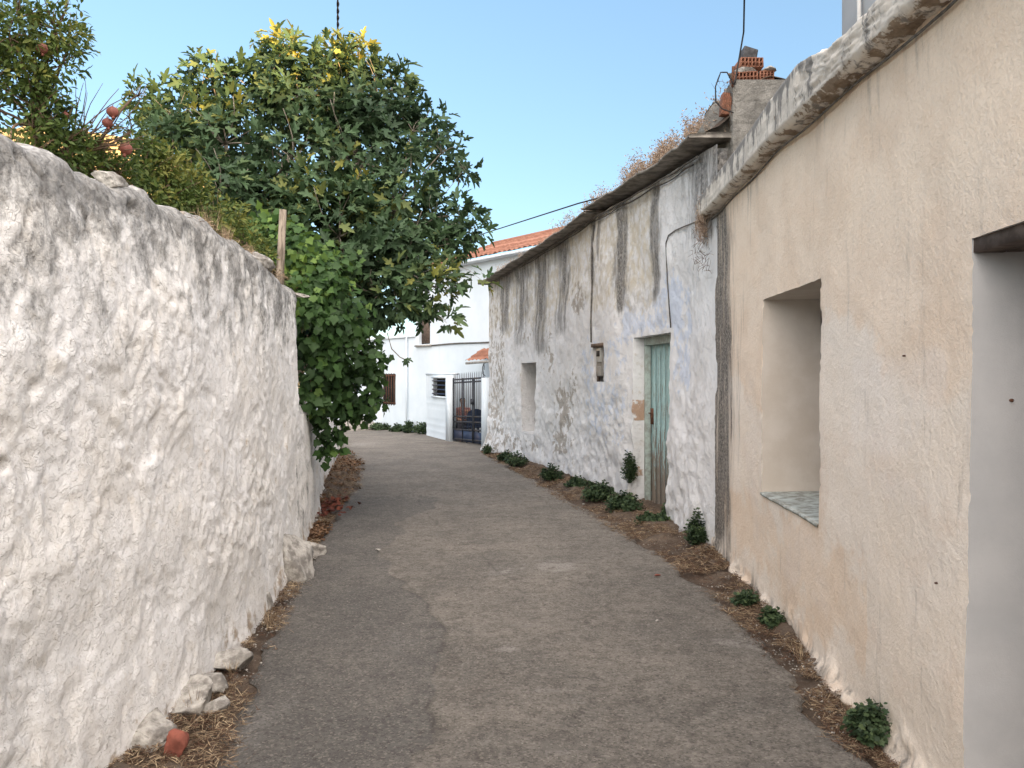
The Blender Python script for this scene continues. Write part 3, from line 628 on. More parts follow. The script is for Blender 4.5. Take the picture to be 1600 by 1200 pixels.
def maskO(s, z):
    bk = streaks(s, z, [(974, .10, 2.45, 3.8, 1), (1025, .08, 2.5, 3.75, .95), (928, .05, 2.9, 3.8, .7), (880, .14, 2.3, 3.8, .55), (845, .22, 2.0, 3.8, .62), (815, .3, 2.2, 3.7, .5), (790, .2, 2.5, 3.7, .6), (1100, .22, 2.9, 3.8, .7), (940, .08, 3.2, 3.8, .6)])
    bk = bk*1.15+.42*sstep(3.3, 3.85, z)+.45*np.exp(-(z/.12)**2)+.22*sstep(2.4, 3.0, z)*sstep(4.5, 6.5, s)
    g = .0*s
    for (u, v, ru, rv, a) in [(885, 640, 16, 40, .75), (880, 690, 18, 28, .75), (905, 470, 12, 30, .7), (900, 600, 9, 25, .6), (840, 700, 30, 16, .45), (800, 690, 28, 22, .5), (862, 560, 14, 50, .42), (780, 660, 18, 60, .35), (820, 520, 25, 45, .35)]:
        c0, cz = po.hit(u, v); c1, _ = po.hit(u+ru, v); q = po.pos(c0); g = np.maximum(g, a*gauss2(s, z, c0, cz, abs(c1-c0)*1.1, rv/F*q[1]))
    g = np.maximum(g, .5*sstep(9.0, 9.6, s)*(1-.3*sstep(2.3, 2.6, z)))
    bl = .62*boxm(s, z, dA-.3, dB+.35, 2.1, 2.75, .12)+.55*boxm(s, z, dA-.75, dA-.1, 1.4, 2.6, .15)+.5*boxm(s, z, dB+.1, dB+2.2, .6, 2.3, .4)+.5*boxm(s, z, 3.6, 5.0, 2.6, 3.3, .2)
    yl = .60*sstep(2.3, 2.75, z+.2*fbm(s*1.2, 0, 0, 3, 208))*sstep(1.3, 2.2, s)+.3*np.exp(-((z-.25)/.25)**2)
    rd = .75*np.exp(-((s-dB+.0)/.07)**2)*(z < 1.55)*(.5+.5*fbm(0*s, z*3, 0, 2, 4))+.5*gauss2(s, z, po.atu(1092), 3.2, .16, .25)
    return np.clip(np.stack([bk, g, bl], 1), 0, 1), np.clip(np.stack([yl, rd, 0*s], 1), 0, 1)
slO = np.concatenate([np.arange(0, po.L, .028), [po.L]])
obO, ptO, SO, ZO = build_wall('wall', po, 0, po.L, -.25, 3.78, .028, .028, dispO, flareO, openO, {'mask': lambda s, z: maskO(s, z)[0], 'maskb': lambda s, z: maskO(s, z)[1]}, M['old'], OH, topf=ft, slines=slO)
jb = jambs('door_jamb', ptO, SO, ZO, openO[0], .34, M['old'], OH, 12, 'tlr', .006)
# add brick tint on the far jamb
me = jb.data; a = me.color_attributes.new('maskb', 'FLOAT_COLOR', 'POINT'); vv = np.zeros(len(me.vertices)*3, np.float32); me.vertices.foreach_get('co', vv); vv = vv.reshape(-1, 3)
cc = np.zeros((len(vv), 4), np.float32); cc[:, 3] = 1; cc[:, 0] = .3; cc[:, 1] = .68*((vv[:, 2] > 1.05) & (vv[:, 2] < 1.32))+.5*((vv[:, 2] > .35) & (vv[:, 2] < .5)); a.data.foreach_set('color', cc.ravel())
jambs('niche_jamb', ptO, SO, ZO, openO[1], .2, M['old'], OH, 6, 'tblr', .006)
jambs('window_jamb', ptO, SO, ZO, openO[2], .42, M['old'], OH, 10, 'tblr', .006)
m = MB(); m.bar(po.P(wA, 1.2, -.40), po.P(wB, 1.2, -.40), .02, 1.4); m.build('window_board', M['wood'], OH)
m = MB(); m.bar(po.P(mA, 1.8, -.19), po.P(mB_, 1.8, -.19), .02, .6); m.build('niche_back', M['dark'], OH)
# door with planks, frame
bmat = M['teal']; drr = MB(); dep = -.20; nP = 7; fs = np.linspace(dA+.07, dB-.07, nP+1)
Vs = []; Qs = []; Ms = []; n = 0
for k in range(nP):
    a0, a1 = fs[k]+.004, fs[k+1]-.004; zs = np.linspace(.02, 2.0, 60); ws = np.array([a0, a0+.004, (a0+a1)/2, a1-.004, a1])
    A_, B_ = np.meshgrid(ws, zs, indexing='ij'); dz = np.array([-.012, 0, 0, 0, -.012])[:, None]+.002*fbm(A_*20, B_*2, k, 2, 6)
    V, Q = grid(po.P(A_, B_, dep+dz)); Vs.append(V); Qs.append(Q+n); n += len(V); Ms.append(np.clip(.24+.75*(1-sstep(.05, 1.35, B_)), 0, 1).ravel())
Ms = np.concatenate(Ms); door = npmesh('door', np.concatenate(Vs), [np.concatenate(Qs)], M['teal'], OH, False, {'mask': np.stack([Ms]*3, 1)})
m = MB(); m.bar(po.P(dA+.07, 1.01, dep-.03), po.P(dB-.07, 1.01, dep-.03), .03, 2.0); m.build('door_back', M['wood'], OH)
m = MB()
for (a0, a1, z0, z1) in [(dA, dA+.07, 0, 2.1), (dB-.07, dB, 0, 2.1)]: m.bar(po.P((a0+a1)/2, z0, dep+.03), po.P((a0+a1)/2, z1, dep+.03), .07, .09, (0, 1, 0))
m.bar(po.P(dA+.07, 2.05, dep+.03), po.P(dB-.07, 2.05, dep+.03), .09, .10); m.build('door_frame', M['frameteal'], OH, bevel=.004)
hs = dB-.16; m = MB(); m.bar(po.P(hs, 1.02, dep+.012), po.P(hs, 1.22, dep+.012), .05, .012, (0, 1, 0)); m.tube([po.P(hs, 1.16, dep+.01), po.P(hs, 1.16, dep+.06), po.P(hs-.07, 1.16, dep+.06)], .008, 6); par(m.build('door_handle', M['rust']), door)
m = MB(); m.box(po.P((dA+dB)/2, .0, -.08)+np.array([0, 0, 0]), (.35, 1.15, .10), Matrix.Rotation(R(12), 3, 'Z')); m.build('door_step', M['dirt'], OH)
# electricity meter in the niche
EM = empty('electricity_meter', Vector(po.P((mA+mB_)/2, 1.55, -.06)), 'small old grey electricity meter box sunk in the square wall niche', 'meter')
c = Vector(po.P((mA+mB_)/2+.0, 1.83, -.02)); yaw = math.atan2(*(po.nrm(mA)[::-1]*np.array([1, -1]))); 
rotm = Matrix.Rotation(math.atan2(po.nrm(mA)[1], po.nrm(mA)[0]), 3, 'Z')
m = MB(); m.box(c, (.12, .30, .42), rotm); m.build('meter_case', M['meter'], EM, bevel=.012)
m = MB(); m.box(c+rotm@Vector((.068, .0, .09)), (.02, .2, .2), rotm); m.build('meter_face', M['meterp'], EM, bevel=.004)
m = MB(); m.box(c+rotm@Vector((.08, .0, .11)), (.01, .13, .08), rotm); m.build('meter_window', M['dark'], EM)
m = MB(); m.box(c+rotm@Vector((.06, .0, -.14)), (.05, .16, .14), rotm); m.build('terminal_cover', M['meter'], EM, bevel=.008)
m = MB(); m.bar(po.P(mA, 2.06, .005), po.P(mB_, 2.06, .005), .16, .05); m.bar(po.P(mB_-.02, 1.54, -.02), po.P(mB_-.02, 2.06, -.02), .04, .1, (0, 1, 0)); m.build('niche_lintel', M['wood'], OH)
# far end wall, near gable above the beige roof
E = po.P(po.L, 0, 0)
q0 = np.array([E[0], E[1], 0]); dirv = np.array([.93, .36, 0]); A_, B_ = np.meshgrid(np.linspace(0, 5.5, 60), np.linspace(-.25, 3.7, 60), indexing='ij')
P = q0+dirv*A_[..., None]; P[..., 2] = B_; fl = ptO(np.full(60, po.L), np.linspace(-.25, 3.7, 60))[:, :2]-E[:2]; P[..., :2] += fl[None]*np.exp(-A_[..., None]*1.2)
V, Q = grid(P); npmesh('end_wall', V, [Q[:, ::-1]], M['old'], OH, True, {'mask': np.zeros((len(V), 3))+[.2, .3, 0], 'maskb': np.zeros((len(V), 3))+[.3, 0, 0]})
A_, B_ = np.meshgrid(np.linspace(0, 4.4, 120), np.linspace(2.9, 3.72, 34), indexing='ij'); P = np.stack([1.855+A_, 7.10-.02*fbm(A_*5, B_*5, 0, 4, 7), B_], -1); V, Q = grid(P)
npmesh('gable_wall', V, [Q], M['old'], OH, True, {'mask': np.zeros((len(V), 3))+[1.25, .9, 0], 'maskb': np.zeros((len(V), 3))+[.3, 0, 0]})
m = MB(); m.add([(6.3, 7.1, 0), (4.6, 19.3, 0), (4.6, 19.3, 3.7), (6.3, 7.1, 3.7)], [(0, 1, 2, 3)]); m.build('back_wall', M['white'], OH)
# eave slabs: ragged thin stone/concrete boards
def eave(name, sa, sb, zf, over, thick, seed, lab=None):
    S = np.linspace(sa, sb, int((sb-sa)/.05)+2); prof = [(-.25, -thick+.01), (-.1, -thick+.005), (0, -thick), (over*.5, -thick*.95), (over-.008, -thick*.9), (over, -thick*.7), (over, -thick*.2), (over-.01, 0), (over*.3, .015), (-.25, .03)]
    SS = np.repeat(S[:, None], len(prof), 1); o = np.array([q[0] for q in prof])[None]+0*SS; z = np.array([q[1] for q in prof])[None]+zf(SS)
    rag = .009*fbm(SS*1.5, 0, seed, 4, seed)+.012*np.sign(np.sin(SS*5.3+seed))*(np.abs(np.sin(SS*5.3+seed)) > .1)
    o = o+rag*(o > 0); z = z+.004*fbm(SS*2.5, o*3, seed, 3, seed+2)
    V, Q = grid(po.P(SS, z, o)); n = len(prof); caps = []
    e = [list(range(n))[::-1], [(len(S)-1)*n+i for i in range(n)]]
    T = []
    for c in e: T += [[c[0], c[i], c[i+1]] for i in range(1, n-1)]
    return npmesh(name, V, [Q, np.array(T)], M['slab'], OH, False)
ez = lambda s: np.interp(s, [0, 1.8, 4.2, 4.3, 6.2, 10.9], [3.80, 3.93, 4.03, 4.0, 3.93, 3.785])
sb = po.atu(915, .2)
eave('eave_slab', .06, sb, ez, .25, .034, 3)
eave('eave_slab', sb-.12, po.L+.05, lambda s: ez(s)-.065, .28, .036, 9)
# earth roof heap behind the eave
S = np.linspace(.08, po.L, 220); D = np.linspace(.03, -4.2, 70); SS, DD = np.meshgrid(S, D, indexing='ij')
rise = .30*sstep(.0, -.55, DD)*(1-.35*sstep(2, 8, SS))+.28*gauss2(SS, DD, .35, -.5, .5, .5)-.12*sstep(-1.5, -4, DD)
Zs = ez(SS)-.08*(SS > sb-.1)-.012+rise+.05*fbm(SS*2.5, DD*2.5, 0, 5, 230)*sstep(.0, -.2, DD)
V, Q = grid(po.P(SS, Zs, DD)); npmesh('earth_roof', V, [Q], M['dirt'], OH, True)
rock('boulder', (2.02, 7.33, 3.98), (.42, .5, .42), (.1, .1, .3), 77, 'pier', 'grey boulder heaped on the roof edge beside the concrete pier', 'boulder')

def cable(name, pts, r, mat, label, cat='cable', sag=0, n=24):
    P = []
    pts = [Vector(p) for p in pts]
    for i in range(len(pts)-1):
        for k in range(n):
            t = k/n; q = pts[i].lerp(pts[i+1], t); q.z -= sag*4*t*(1-t); P.append(q)
    P.append(pts[-1]); m = MB(); m.tube(P, r, 6)
    return tag(m.build(name, M[mat], None, True), label, cat)
# cables on the old wall
pts = [po.P(s_, float(ft(s_))-.03-.012*abs(math.sin(s_*4)), .085) for s_ in np.linspace(.35, po.L-.3, 90)]
m = MB(); m.tube(pts, .011, 6); tag(m.build('wall_cable', M['gcable'], None, True), 'thick grey cable sagging along the wall just under the eave slabs', 'cable')
pts = [po.P(s_, float(ft(s_))-.075-.02*abs(math.sin(s_*2.7+1)), .08) for s_ in np.linspace(.5, 8, 80)]
m = MB(); m.tube(pts, .007, 6); tag(m.build('wall_cable', M['cable'], None, True), 'thin black cable slung below the thick grey one under the eaves', 'cable')
def walltube(name, pix, r, mat, label, out=.03):
    P = []
    for (u, v) in pix: s_, z_ = po.hit(u, v); P.append(po.P(s_, z_, float(dispO(s_, z_))+float(flareO(s_, z_))+out-.02))
    m = MB(); m.tube(P, r, 6); return tag(m.build(name, M[mat], None, True), label, 'conduit')
walltube('conduit', [(931, 352), (931, 400), (930, 450), (930, 500), (930, 535)], .012, 'gcable', 'grey conduit dropping from the eaves to the meter niche', .035)
walltube('conduit', [(1098, 345), (1080, 352), (1062, 360), (1052, 368), (1048, 380), (1048, 440), (1048, 512)], .007, 'gcable', 'bent grey conduit ending above the teal door', .03)
cable('overhead_wire', [Vector(po.P(sb+.1, 4.08, .1)), Vector(po.P(sb-.1, 4.2, -.1)), at(903, 318, 11.8), at(690, 386, 21)], .011, 'cable', 'black wire leaving the old house roof toward the white house', 'wire', .0)

# ================================================================== CONCRETE PIER + BRICKS
py = 6.95; x0 = at(1145, 0, py).x; x1 = at(1240, 0, py).x; zt = at(0, 124, py).z
nx_, nz_ = 60, 110
Vs = []; Qs = []; n = 0
def face(fn, a, b):
    global n
    A_, B_ = np.meshgrid(np.linspace(0, 1, a), np.linspace(0, 1, b), indexing='ij'); P, N = fn(A_, B_)
    edgef = np.minimum(np.minimum(A_, 1-A_), np.minimum(B_, 1-B_)); P = P+N*(.014*fbm(P[..., 0]*9, P[..., 2]*9, P[..., 1]*9, 4, 300)*sstep(0, .05, edgef)-.006*(np.abs((P[..., 2]*5) % 1-.5) < .05))[..., None]
    V, Q = grid(P); Vs.append(V); Qs.append(Q+n); n += len(V)
dy = .34
face(lambda a, b: (np.stack([x0+(x1-x0)*a, py+0*a, 3.1+(zt-3.1)*b], -1), np.array([0, -1, 0])), nx_, nz_)
face(lambda a, b: (np.stack([x0+0*a, py+dy*(1-a), 3.1+(zt-3.1)*b], -1), np.array([-1, 0, 0])), 40, nz_)
face(lambda a, b: (np.stack([x1+0*a, py+dy*a, 3.1+(zt-3.1)*b], -1), np.array([1, 0, 0])), 40, nz_)
face(lambda a, b: (np.stack([x0+(x1-x0)*(1-a), py+dy+0*a, 3.1+(zt-3.1)*b], -1), np.array([0, 1, 0])), nx_, nz_)
face(lambda a, b: (np.stack([x0+(x1-x0)*a, py+dy*b, zt+0*a], -1), np.array([0, 0, 1])), 30, 20)
tag(npmesh('concrete_pier', np.concatenate(Vs), [np.concatenate(Qs)], M['pier'], None, False), 'rough grey concrete pier rising between the two right hand roofs', 'pier')
def hollow(name, c, w, h, d, cols, rows, rot, label, mats='brick'):
    """clay block: end face with cells looking to -y"""
    root = empty(name, c, label, 'brick', 'bricks left on the roof'); root.rotation_euler = rot
    web = .009; m = MB(); cw = (w-web*(cols+1))/cols; ch = (h-web*(rows+1))/rows
    for i in range(cols+1): m.box((-w/2+web/2+i*(cw+web), 0, h/2), (web, d, h))
    for j in range(rows+1):
        for i in range(cols): m.box((-w/2+web+cw/2+i*(cw+web), 0, web/2+j*(ch+web)), (cw+.0005, d-.002, web))
    o = m.build('clay_body', M['brick']); o.parent = root
    m = MB(); m.box((0, d/2-.03, h/2), (w-.004, .01, h-.004)); o = m.build('cell_back', M['brickdark']); o.parent = root
    return root
bz = zt+.004; pxm = F/py
X_ = lambda u: (u-CU)/F*py
hollow('hollow_brick', (X_(1171), py+.17, bz), .205, .095, .2, 6, 2, (0, R(-3), 0), 'red hollow brick with a mortar slab on it, bottom left of the pile')
hollow('hollow_brick', (X_(1205), py+.17, bz), .125, .105, .2, 4, 4, (0, R(1), R(-8)), 'small hollow brick with fine square holes, bottom right of the pile')
hollow('hollow_brick', (X_(1179), py+.19, bz+.135), .21, .09, .22, 6, 2, (R(-4), R(-1), R(4)), 'hollow brick tilted across the two lower ones of the pile')
rock('mortar_chunk', (X_(1167), py+.13, bz+.117), (.19, .2, .055), (0, R(-4), 0), 81, 'mortar', 'pale mortar slab stuck on the bottom left brick', 'mortar chunk')
rock('mortar_chunk', (X_(1207), py+.16, bz+.125), (.16, .2, .05), (0, R(4), 0), 82, 'mortar', 'grey mortar slab stuck on the small bottom right brick', 'mortar chunk')
m = MB()
zc = bz+.225; a0, a1 = X_(1165.5), X_(1190)
m.add([(a0, py+.1, zc), (a1-.01, py+.1, zc), (a1+.005, py+.1, zc+.085), (a0+.02, py+.1, zc+.125), (a0, py+.28, zc), (a1-.01, py+.28, zc), (a1+.005, py+.28, zc+.075), (a0+.02, py+.28, zc+.125)], [(0, 1, 2, 3), (5, 4, 7, 6), (0, 3, 7, 4), (1, 5, 6, 2), (3, 2, 6, 7), (0, 4, 5, 1)])
M['dblock'] = simple('dark_broken_block', (.10, .10, .105), (.05, .05, .052), 20, .9, .5, 60)
tag(m.build('broken_block', M['dblock'], None, bevel=.008), 'dark grey broken block leaning on top of the brick pile', 'block')
# hanging tile-like brick beside the pier
m = MB(); cpos = Vector((X_(1138.5), py+.10, at(0, 158, py).z)); rt = Matrix.Rotation(R(5), 3, 'Y')
m.box(cpos, (.085, .09, .20), rt)
for k in range(5): m.box(cpos+rt@Vector((-.036+.018*k, -.047, 0)), (.009, .008, .196), rt)
tag(m.build('ribbed_brick', M['brick'], None, bevel=.003), 'ribbed orange brick hanging beside the concrete pier', 'brick', 'bricks left on the roof')
m = MB(); m.tube([at(1144.5, 136, py-.02), at(1145.5, 104, py-.02)], .012, 8); tag(m.build('rebar', M['rust'], None), 'short rusty rod standing by the concrete pier', 'rod')
cable('roof_wire', [at(1146, 132, py-.03), at(1136, 113, py-.03), at(1126, 113, py-.03), at(1118, 135, py-.03), at(1118, 158, py-.03), at(1128, 170, py-.03), at(1146, 176, py-.03)], .006, 'cable', 'stiff black wire looped out beside the concrete pier', 'wire', 0, 4)
cable('overhead_wire', [at(1148, 132, 6.9), at(1156, 85, 6.95), at(1162, 50, 6.9), at(1163, 0, 6.4), at(1160, -900, 4)], .0075, 'cable', 'black wire rising from the concrete pier into the sky', 'wire', 0, 6)
# twisted overhead bundle
P = []; n_ = 500
a, b = Vector((0.0, -2, 8.75)), at(528, 235, 22.0)
for j, ph in enumerate((0, math.pi)):
    P = []
    for k in range(n_):
        t = k/(n_-1); q = a.lerp(b, t); q.x = (528-CU)/F*max(q.y, -2) if q.y > 0 else 0; q += Vector((math.cos(t*300+ph), 0, math.sin(t*300+ph)))*.014; P.append(q)
    if j == 0: m = MB()
    m.tube(P, .014, 5)
tag(m.build('twisted_cable', M['cable'], None, True), 'twisted black overhead cable coming down behind the fig tree', 'cable')

# ================================================================== WHITE HOUSE
WH = empty('white_house', (-1.5, 22.5, -.1), 'white two storey house with red tiled roof at the end of the lane', 'house')
def wx(Y): return -1.56-.818*(Y-22)
pw = Path([(wx(30), 30), (wx(26), 26), (wx(22), 22), (wx(18.7), 18.7)], 1); pw.side_flip = True
u1 = pw.atu(618); u2 = pw.atu(583); v1 = pw.atu(672); v2 = pw.atu(655); spl = pw.atu(650)
flat = lambda s, z: .006*fbm(s*.7, z*.7, 0, 3, 400); zero = lambda s, z: 0*s
opW = [(u2, u1, .72, 1.72)]
build_wall('lower_wall', pw, 0, spl, -.3, 2.86, .12, .12, flat, zero, opW, {}, M['white'], WH)
_, ptW, SW, ZW = build_wall('lower_wall', pw, 0, spl, -.3, 2.86, .12, .12, flat, zero, opW, {}, M['white'], WH)
bpy.data.objects.remove(_, do_unlink=True)
opW2 = [(v2, v1, 2.62, 3.42)]
_, ptW2, SW2, ZW2 = build_wall('tall_wall', pw, spl, pw.L, -.3, 4.8, .12, .12, flat, zero, opW2, {}, M['white'], WH)
jambs('window_jamb', ptW, SW, ZW, opW[0], .15, M['white'], WH, 4)
jambs('window_jamb', ptW2, SW2, ZW2, opW2[0], .12, M['white'], WH, 4)
def wp(s, z, d): return Vector(pw.P(s, z, d))
wn = MB(); wn.bar(wp(u2, 1.22, -.15), wp(u1, 1.22, -.15), .02, 1.0); w_ = wn.build('window', M['dark'], WH)
fr = MB(); fr.bar(wp(u1-.25, 1.22, -.12), wp(u1-.04, 1.22, -.12), .03, .98); fr.build('window_shutter', M['wood'], w_)
fr = MB(); fr.bar(wp(u2+.05, 1.22, -.12), wp(u2+.45, 1.22, -.12), .03, .98); fr.build('window_shutter', M['white'], w_)
gb = MB()
for k in range(9): s_ = u2+(u1-u2)*(k+.5)/9; gb.tube([wp(s_, .70, .01), wp(s_, 1.74, .01)], .014, 6)
for z_ in (.78, 1.66): gb.bar(wp(u2-.02, z_, .01), wp(u1+.02, z_, .01), .012, .03)
gb.build('window_grille', M['rust'], w_)
wn = MB(); wn.bar(wp(v2, 3.02, -.11), wp(v1, 3.02, -.11), .02, .8); w2_ = wn.build('window', M['dark'], WH)
fr = MB(); fr.bar(wp(v2+.04, 3.02, -.08), wp(v1-.04, 3.02, -.08), .03, .74); fr.build('window_shutter', M['wood'], w2_)
m = MB(); m.bar(wp(v2-.15, 2.57, .03), wp(v1+.12, 2.57, .03), .1, .05); m.build('window_sill', M['mortar'], WH)
m = MB(); m.tube([wp(s_, 2.57+.012*math.sin(s_*2), .02) for s_ in np.linspace(v1+.1, pw.L-.1, 12)], .022, 6); m.build('wall_pipe', M['gcable'], WH)
m = MB(); dp = pw.atu(638); m.tube([wp(dp, -.15, .07), wp(dp, 2.86, .07)], .026, 8); m.build('downpipe', M['white'], WH, True)
m = MB(); m.bar(wp(0, 2.89, -.1), wp(spl-.01, 2.89, -.1), .3, .07); m.build('parapet', M['white'], WH)
# back volume
nv = pw.nrm(spl); bk = lambda s, d, z: tuple(pw.P(s, z, -d))
m = MB(); m.add([bk(spl, .005, -.3), bk(spl, 6, -.3), bk(spl, 6, 4.8), bk(spl, .005, 4.8), bk(pw.L, .005, -.3), bk(pw.L, 6, -.3), bk(pw.L, 6, 4.8), bk(pw.L, .005, 4.8)], [(0, 1, 2, 3), (5, 4, 7, 6), (1, 5, 6, 2)]); m.build('side_wall', M['white'], WH)
m = MB(); m.add([bk(0, .005, -.3), bk(0, 6, -.3), bk(0, 6, 2.8), bk(0, .005, 2.8), bk(spl, 6, 2.8), bk(spl, .005, 2.8), bk(spl, 6, -.3)], [(1, 0, 3, 2), (3, 5, 4, 2), (1, 2, 4, 6)]); m.build('terrace', M['white'], WH)
# tiled roof
def tiled(name, p0, du, wdt, dv, ln, parent, pitch=.2, course=.33, amp=.035, th=.05):
    a = np.arange(0, wdt, pitch/6); b = np.concatenate([[c_+e for e in (0, course-.001)] for c_ in np.arange(0, ln, course)])
    A_, B_ = np.meshgrid(a, b, indexing='ij'); du = Vector(du).normalized(); dv = Vector(dv).normalized(); nn = du.cross(dv).normalized()
    if nn.z < 0: nn = -nn
    prof = np.abs(np.sin(A_/pitch*math.pi))*amp+.012*fbm(np.floor(A_/pitch), np.floor(B_/course+.01), 0, 1, 5); step = (B_ % course < .01)*.028
    jit = .01*vnoise(np.floor(A_/pitch)*3.3, np.floor(B_/course+.01)*2.1, 0, 9)
    P = np.array(p0)+A_[..., None]*np.array(du)+(B_+jit)[..., None]*np.array(dv)+(prof+step)[..., None]*np.array(nn)
    V, Q = grid(P); o = npmesh(name, V, [Q], M['tile'], parent, False); return o
e0 = Vector(pw.P(spl-.2, 4.84, .25)); du = Vector(pw.P(pw.L, 0, 0))-Vector(pw.P(spl, 0, 0)); back = -Vector((nv[0], nv[1], 0))
tiled('roof', e0, du, du.length+1.5, back+Vector((0, 0, .36)), 3.6, WH)
m = MB(); m.bar(wp(spl-.2, 4.80, .1), wp(pw.L+.6, 4.80, .1), .34, .06); m.build('eave_board', M['white'], WH)
m = MB(); rp = e0+(back+Vector((0, 0, .36))).normalized()*3.6; m.tube([rp+du.normalized()*x+Vector((0, 0, .02)) for x in np.arange(0, du.length+1.5, .35)], .09, 8); m.build('ridge', M['tile'], WH, True)
# low annex wall with louvred opening
AN = empty('annex_wall', (-2.0, 21.3, -.1), 'low white scored block wall with louvred vent beside the gate', 'wall')
pa = Path([(-2.52, 22.6), (-1.95, 21.15), (-1.57, 20.3)], 1); pa.side_flip = True
l1 = pa.atu(696); l2 = pa.atu(677)
opA = [(l2, l1, 1.08, 1.58)]
_, ptA, SA, ZA = build_wall('wall', pa, 0, pa.L, -.3, 1.68, .06, .06, lambda s, z: .004*fbm(s*3, z*3, 0, 3, 1)-.012*(np.abs(((z+.3)*5.2) % 1-.5) < .12)*(z < 1.0)*(s < l1+.1), zero, opA, {}, M['white'], AN)
jambs('vent_jamb', ptA, SA, ZA, opA[0], .12, M['white'], AN, 4)
m = MB(); m.bar(pa.P(l2, 1.33, -.12), pa.P(l1, 1.33, -.12), .02, .5); m.build('vent_back', M['dark'], AN)
m = MB()
for k in range(4): m.bar(pa.P(l2+.01, 1.15+k*.12, .0), pa.P(l1-.01, 1.15+k*.12, .0), .09, .035)
m.build('louvre', M['navy'], AN)
m = MB()
for z_ in (1.06, 1.61): m.bar(pa.P(l2-.05, z_, .02), pa.P(l1+.05, z_, .02), .05, .05)
m.build('vent_frame', M['white'], AN)
m = MB(); m.bar(pa.P(0, 1.70, -.08), pa.P(pa.L, 1.70, -.08), .2, .05); m.build('coping', M['white'], AN)
g0 = Vector((-1.56, 20.3, 0)); g1 = Vector((-.66, 18.7, 0))
gd = (g1-g0).normalized()
m = MB(); m.box(g0-gd*.13+Vector((0, 0, .78)), (.2, .24, 1.76), Matrix.Rotation(math.atan2(gd.y, gd.x)-math.pi/2, 3, 'Z')); m.build('gate_pillar', M['white'], AN)
m = MB(); m.box(Vector((-.58, 18.45, .75)), (.22, .26, 1.7), Matrix.Rotation(R(-25), 3, 'Z')); tag(m.build('gate_pillar', M['white'], None), 'slim white gate pillar against the corner of the old house', 'pillar')
# gate
GT = empty('iron_gate', ((g0+g1)/2)+Vector((0, 0, -.08)), 'dark iron double gate with spiked top in front of the white house', 'gate')
def gp(t, z): q = g0.lerp(g1, t); return Vector((q.x, q.y, z+.02))
zb, zp, zm, zm2, ztp = -.06, .22, .42, .56, 1.52
W = (g1-g0).length
for leaf, (t0, t1) in enumerate(((0.01, .655), (.665, .99))):
    m = MB()
    for t_ in ((t0, t1) if leaf else (t0, .34, t1)): m.bar(gp(t_+(.01 if t_ == t0 else -.01), zb), gp(t_+(.01 if t_ == t0 else -.01), ztp+.05), .05, .05, (0, 1, 0))
    for z_ in (zb+.03, zp, zm, zm2, ztp-.08, ztp): m.bar(gp(t0, z_+.06*t0), gp(t1, z_+.06*t1), .035, .04)
    m.build('gate_frame', M['iron'], GT)
    m = MB(); m.bar(gp(t0, (zb+zp)/2), gp(t1, (zb+zp)/2), .012, zp-zb); m.build('kick_panel', M['navy'], GT)
    nb = int((t1-t0)*W/.105)
    for k in range(nb):
        t_ = t0+(t1-t0)*(k+.5)/nb; top = ztp+.17+.06*t_; m = MB()
        m.tube([gp(t_, zp), gp(t_, top-.05), gp(t_, top)], [.0075, .0075, .002], 5); m.build('gate_bar', M['iron'], GT)
m = MB(); q = gp(.66, .98); m.box(q+Vector((-.03, -.02, 0)), (.1, .1, .14)); m.build('gate_lock', M['iron'], GT)
# tiled canopy over the gate
CN = empty('tiled_canopy', (-.6, 20.2, 2.1), 'little red tiled canopy above the gate on an iron bracket', 'canopy')
e = at(727, 566, 20.3); e2 = at(800, 560, 18.9); tiled('tile_roof', e, e2-e, 1.9, Vector((.5, .8, .42)), .62, CN, .16, .3, .03)
m = MB(); m.bar(e+Vector((.02, .02, -.03)), e2+Vector((0, 0, -.03)), .05, .06); m.build('fascia_board', M['mortar'], CN)
m = MB(); q = at(757, 566, 19.8)
m.tube([q+Vector((0, .5, -.35)), q+Vector((-.05, .25, -.3)), q+Vector((-.05, .1, -.12)), q], .012, 6); m.tube([q+Vector((0, .5, -.02)), q], .012, 6)
m.tube([q+Vector((-.02, .3, -.12))+Vector((math.cos(a)*.0, math.cos(a)*.09, math.sin(a)*.07)) for a in np.linspace(0, 6.2, 14)], .009, 5); m.build('bracket', M['iron'], CN)

# ================================================================== PERSON and CHAIR behind the gate
def skinobj(name, joints, edges, mat, parent=None, sub=2):
    me = bpy.data.meshes.new(name); me.from_pydata([j[0] for j in joints], edges, []); me.materials.append(mat)
    o = bpy.data.objects.new(name, me); COL.objects.link(o)
    o.modifiers.new('skin', 'SKIN'); s2 = o.modifiers.new('sub', 'SUBSURF'); s2.levels = sub; s2.render_levels = sub
    for i, j in enumerate(joints):
        sv = me.skin_vertices[0].data[i]; sv.radius = j[1] if isinstance(j[1], tuple) else (j[1], j[1]); sv.use_root = (i == 0)
    o.parent = parent; return o
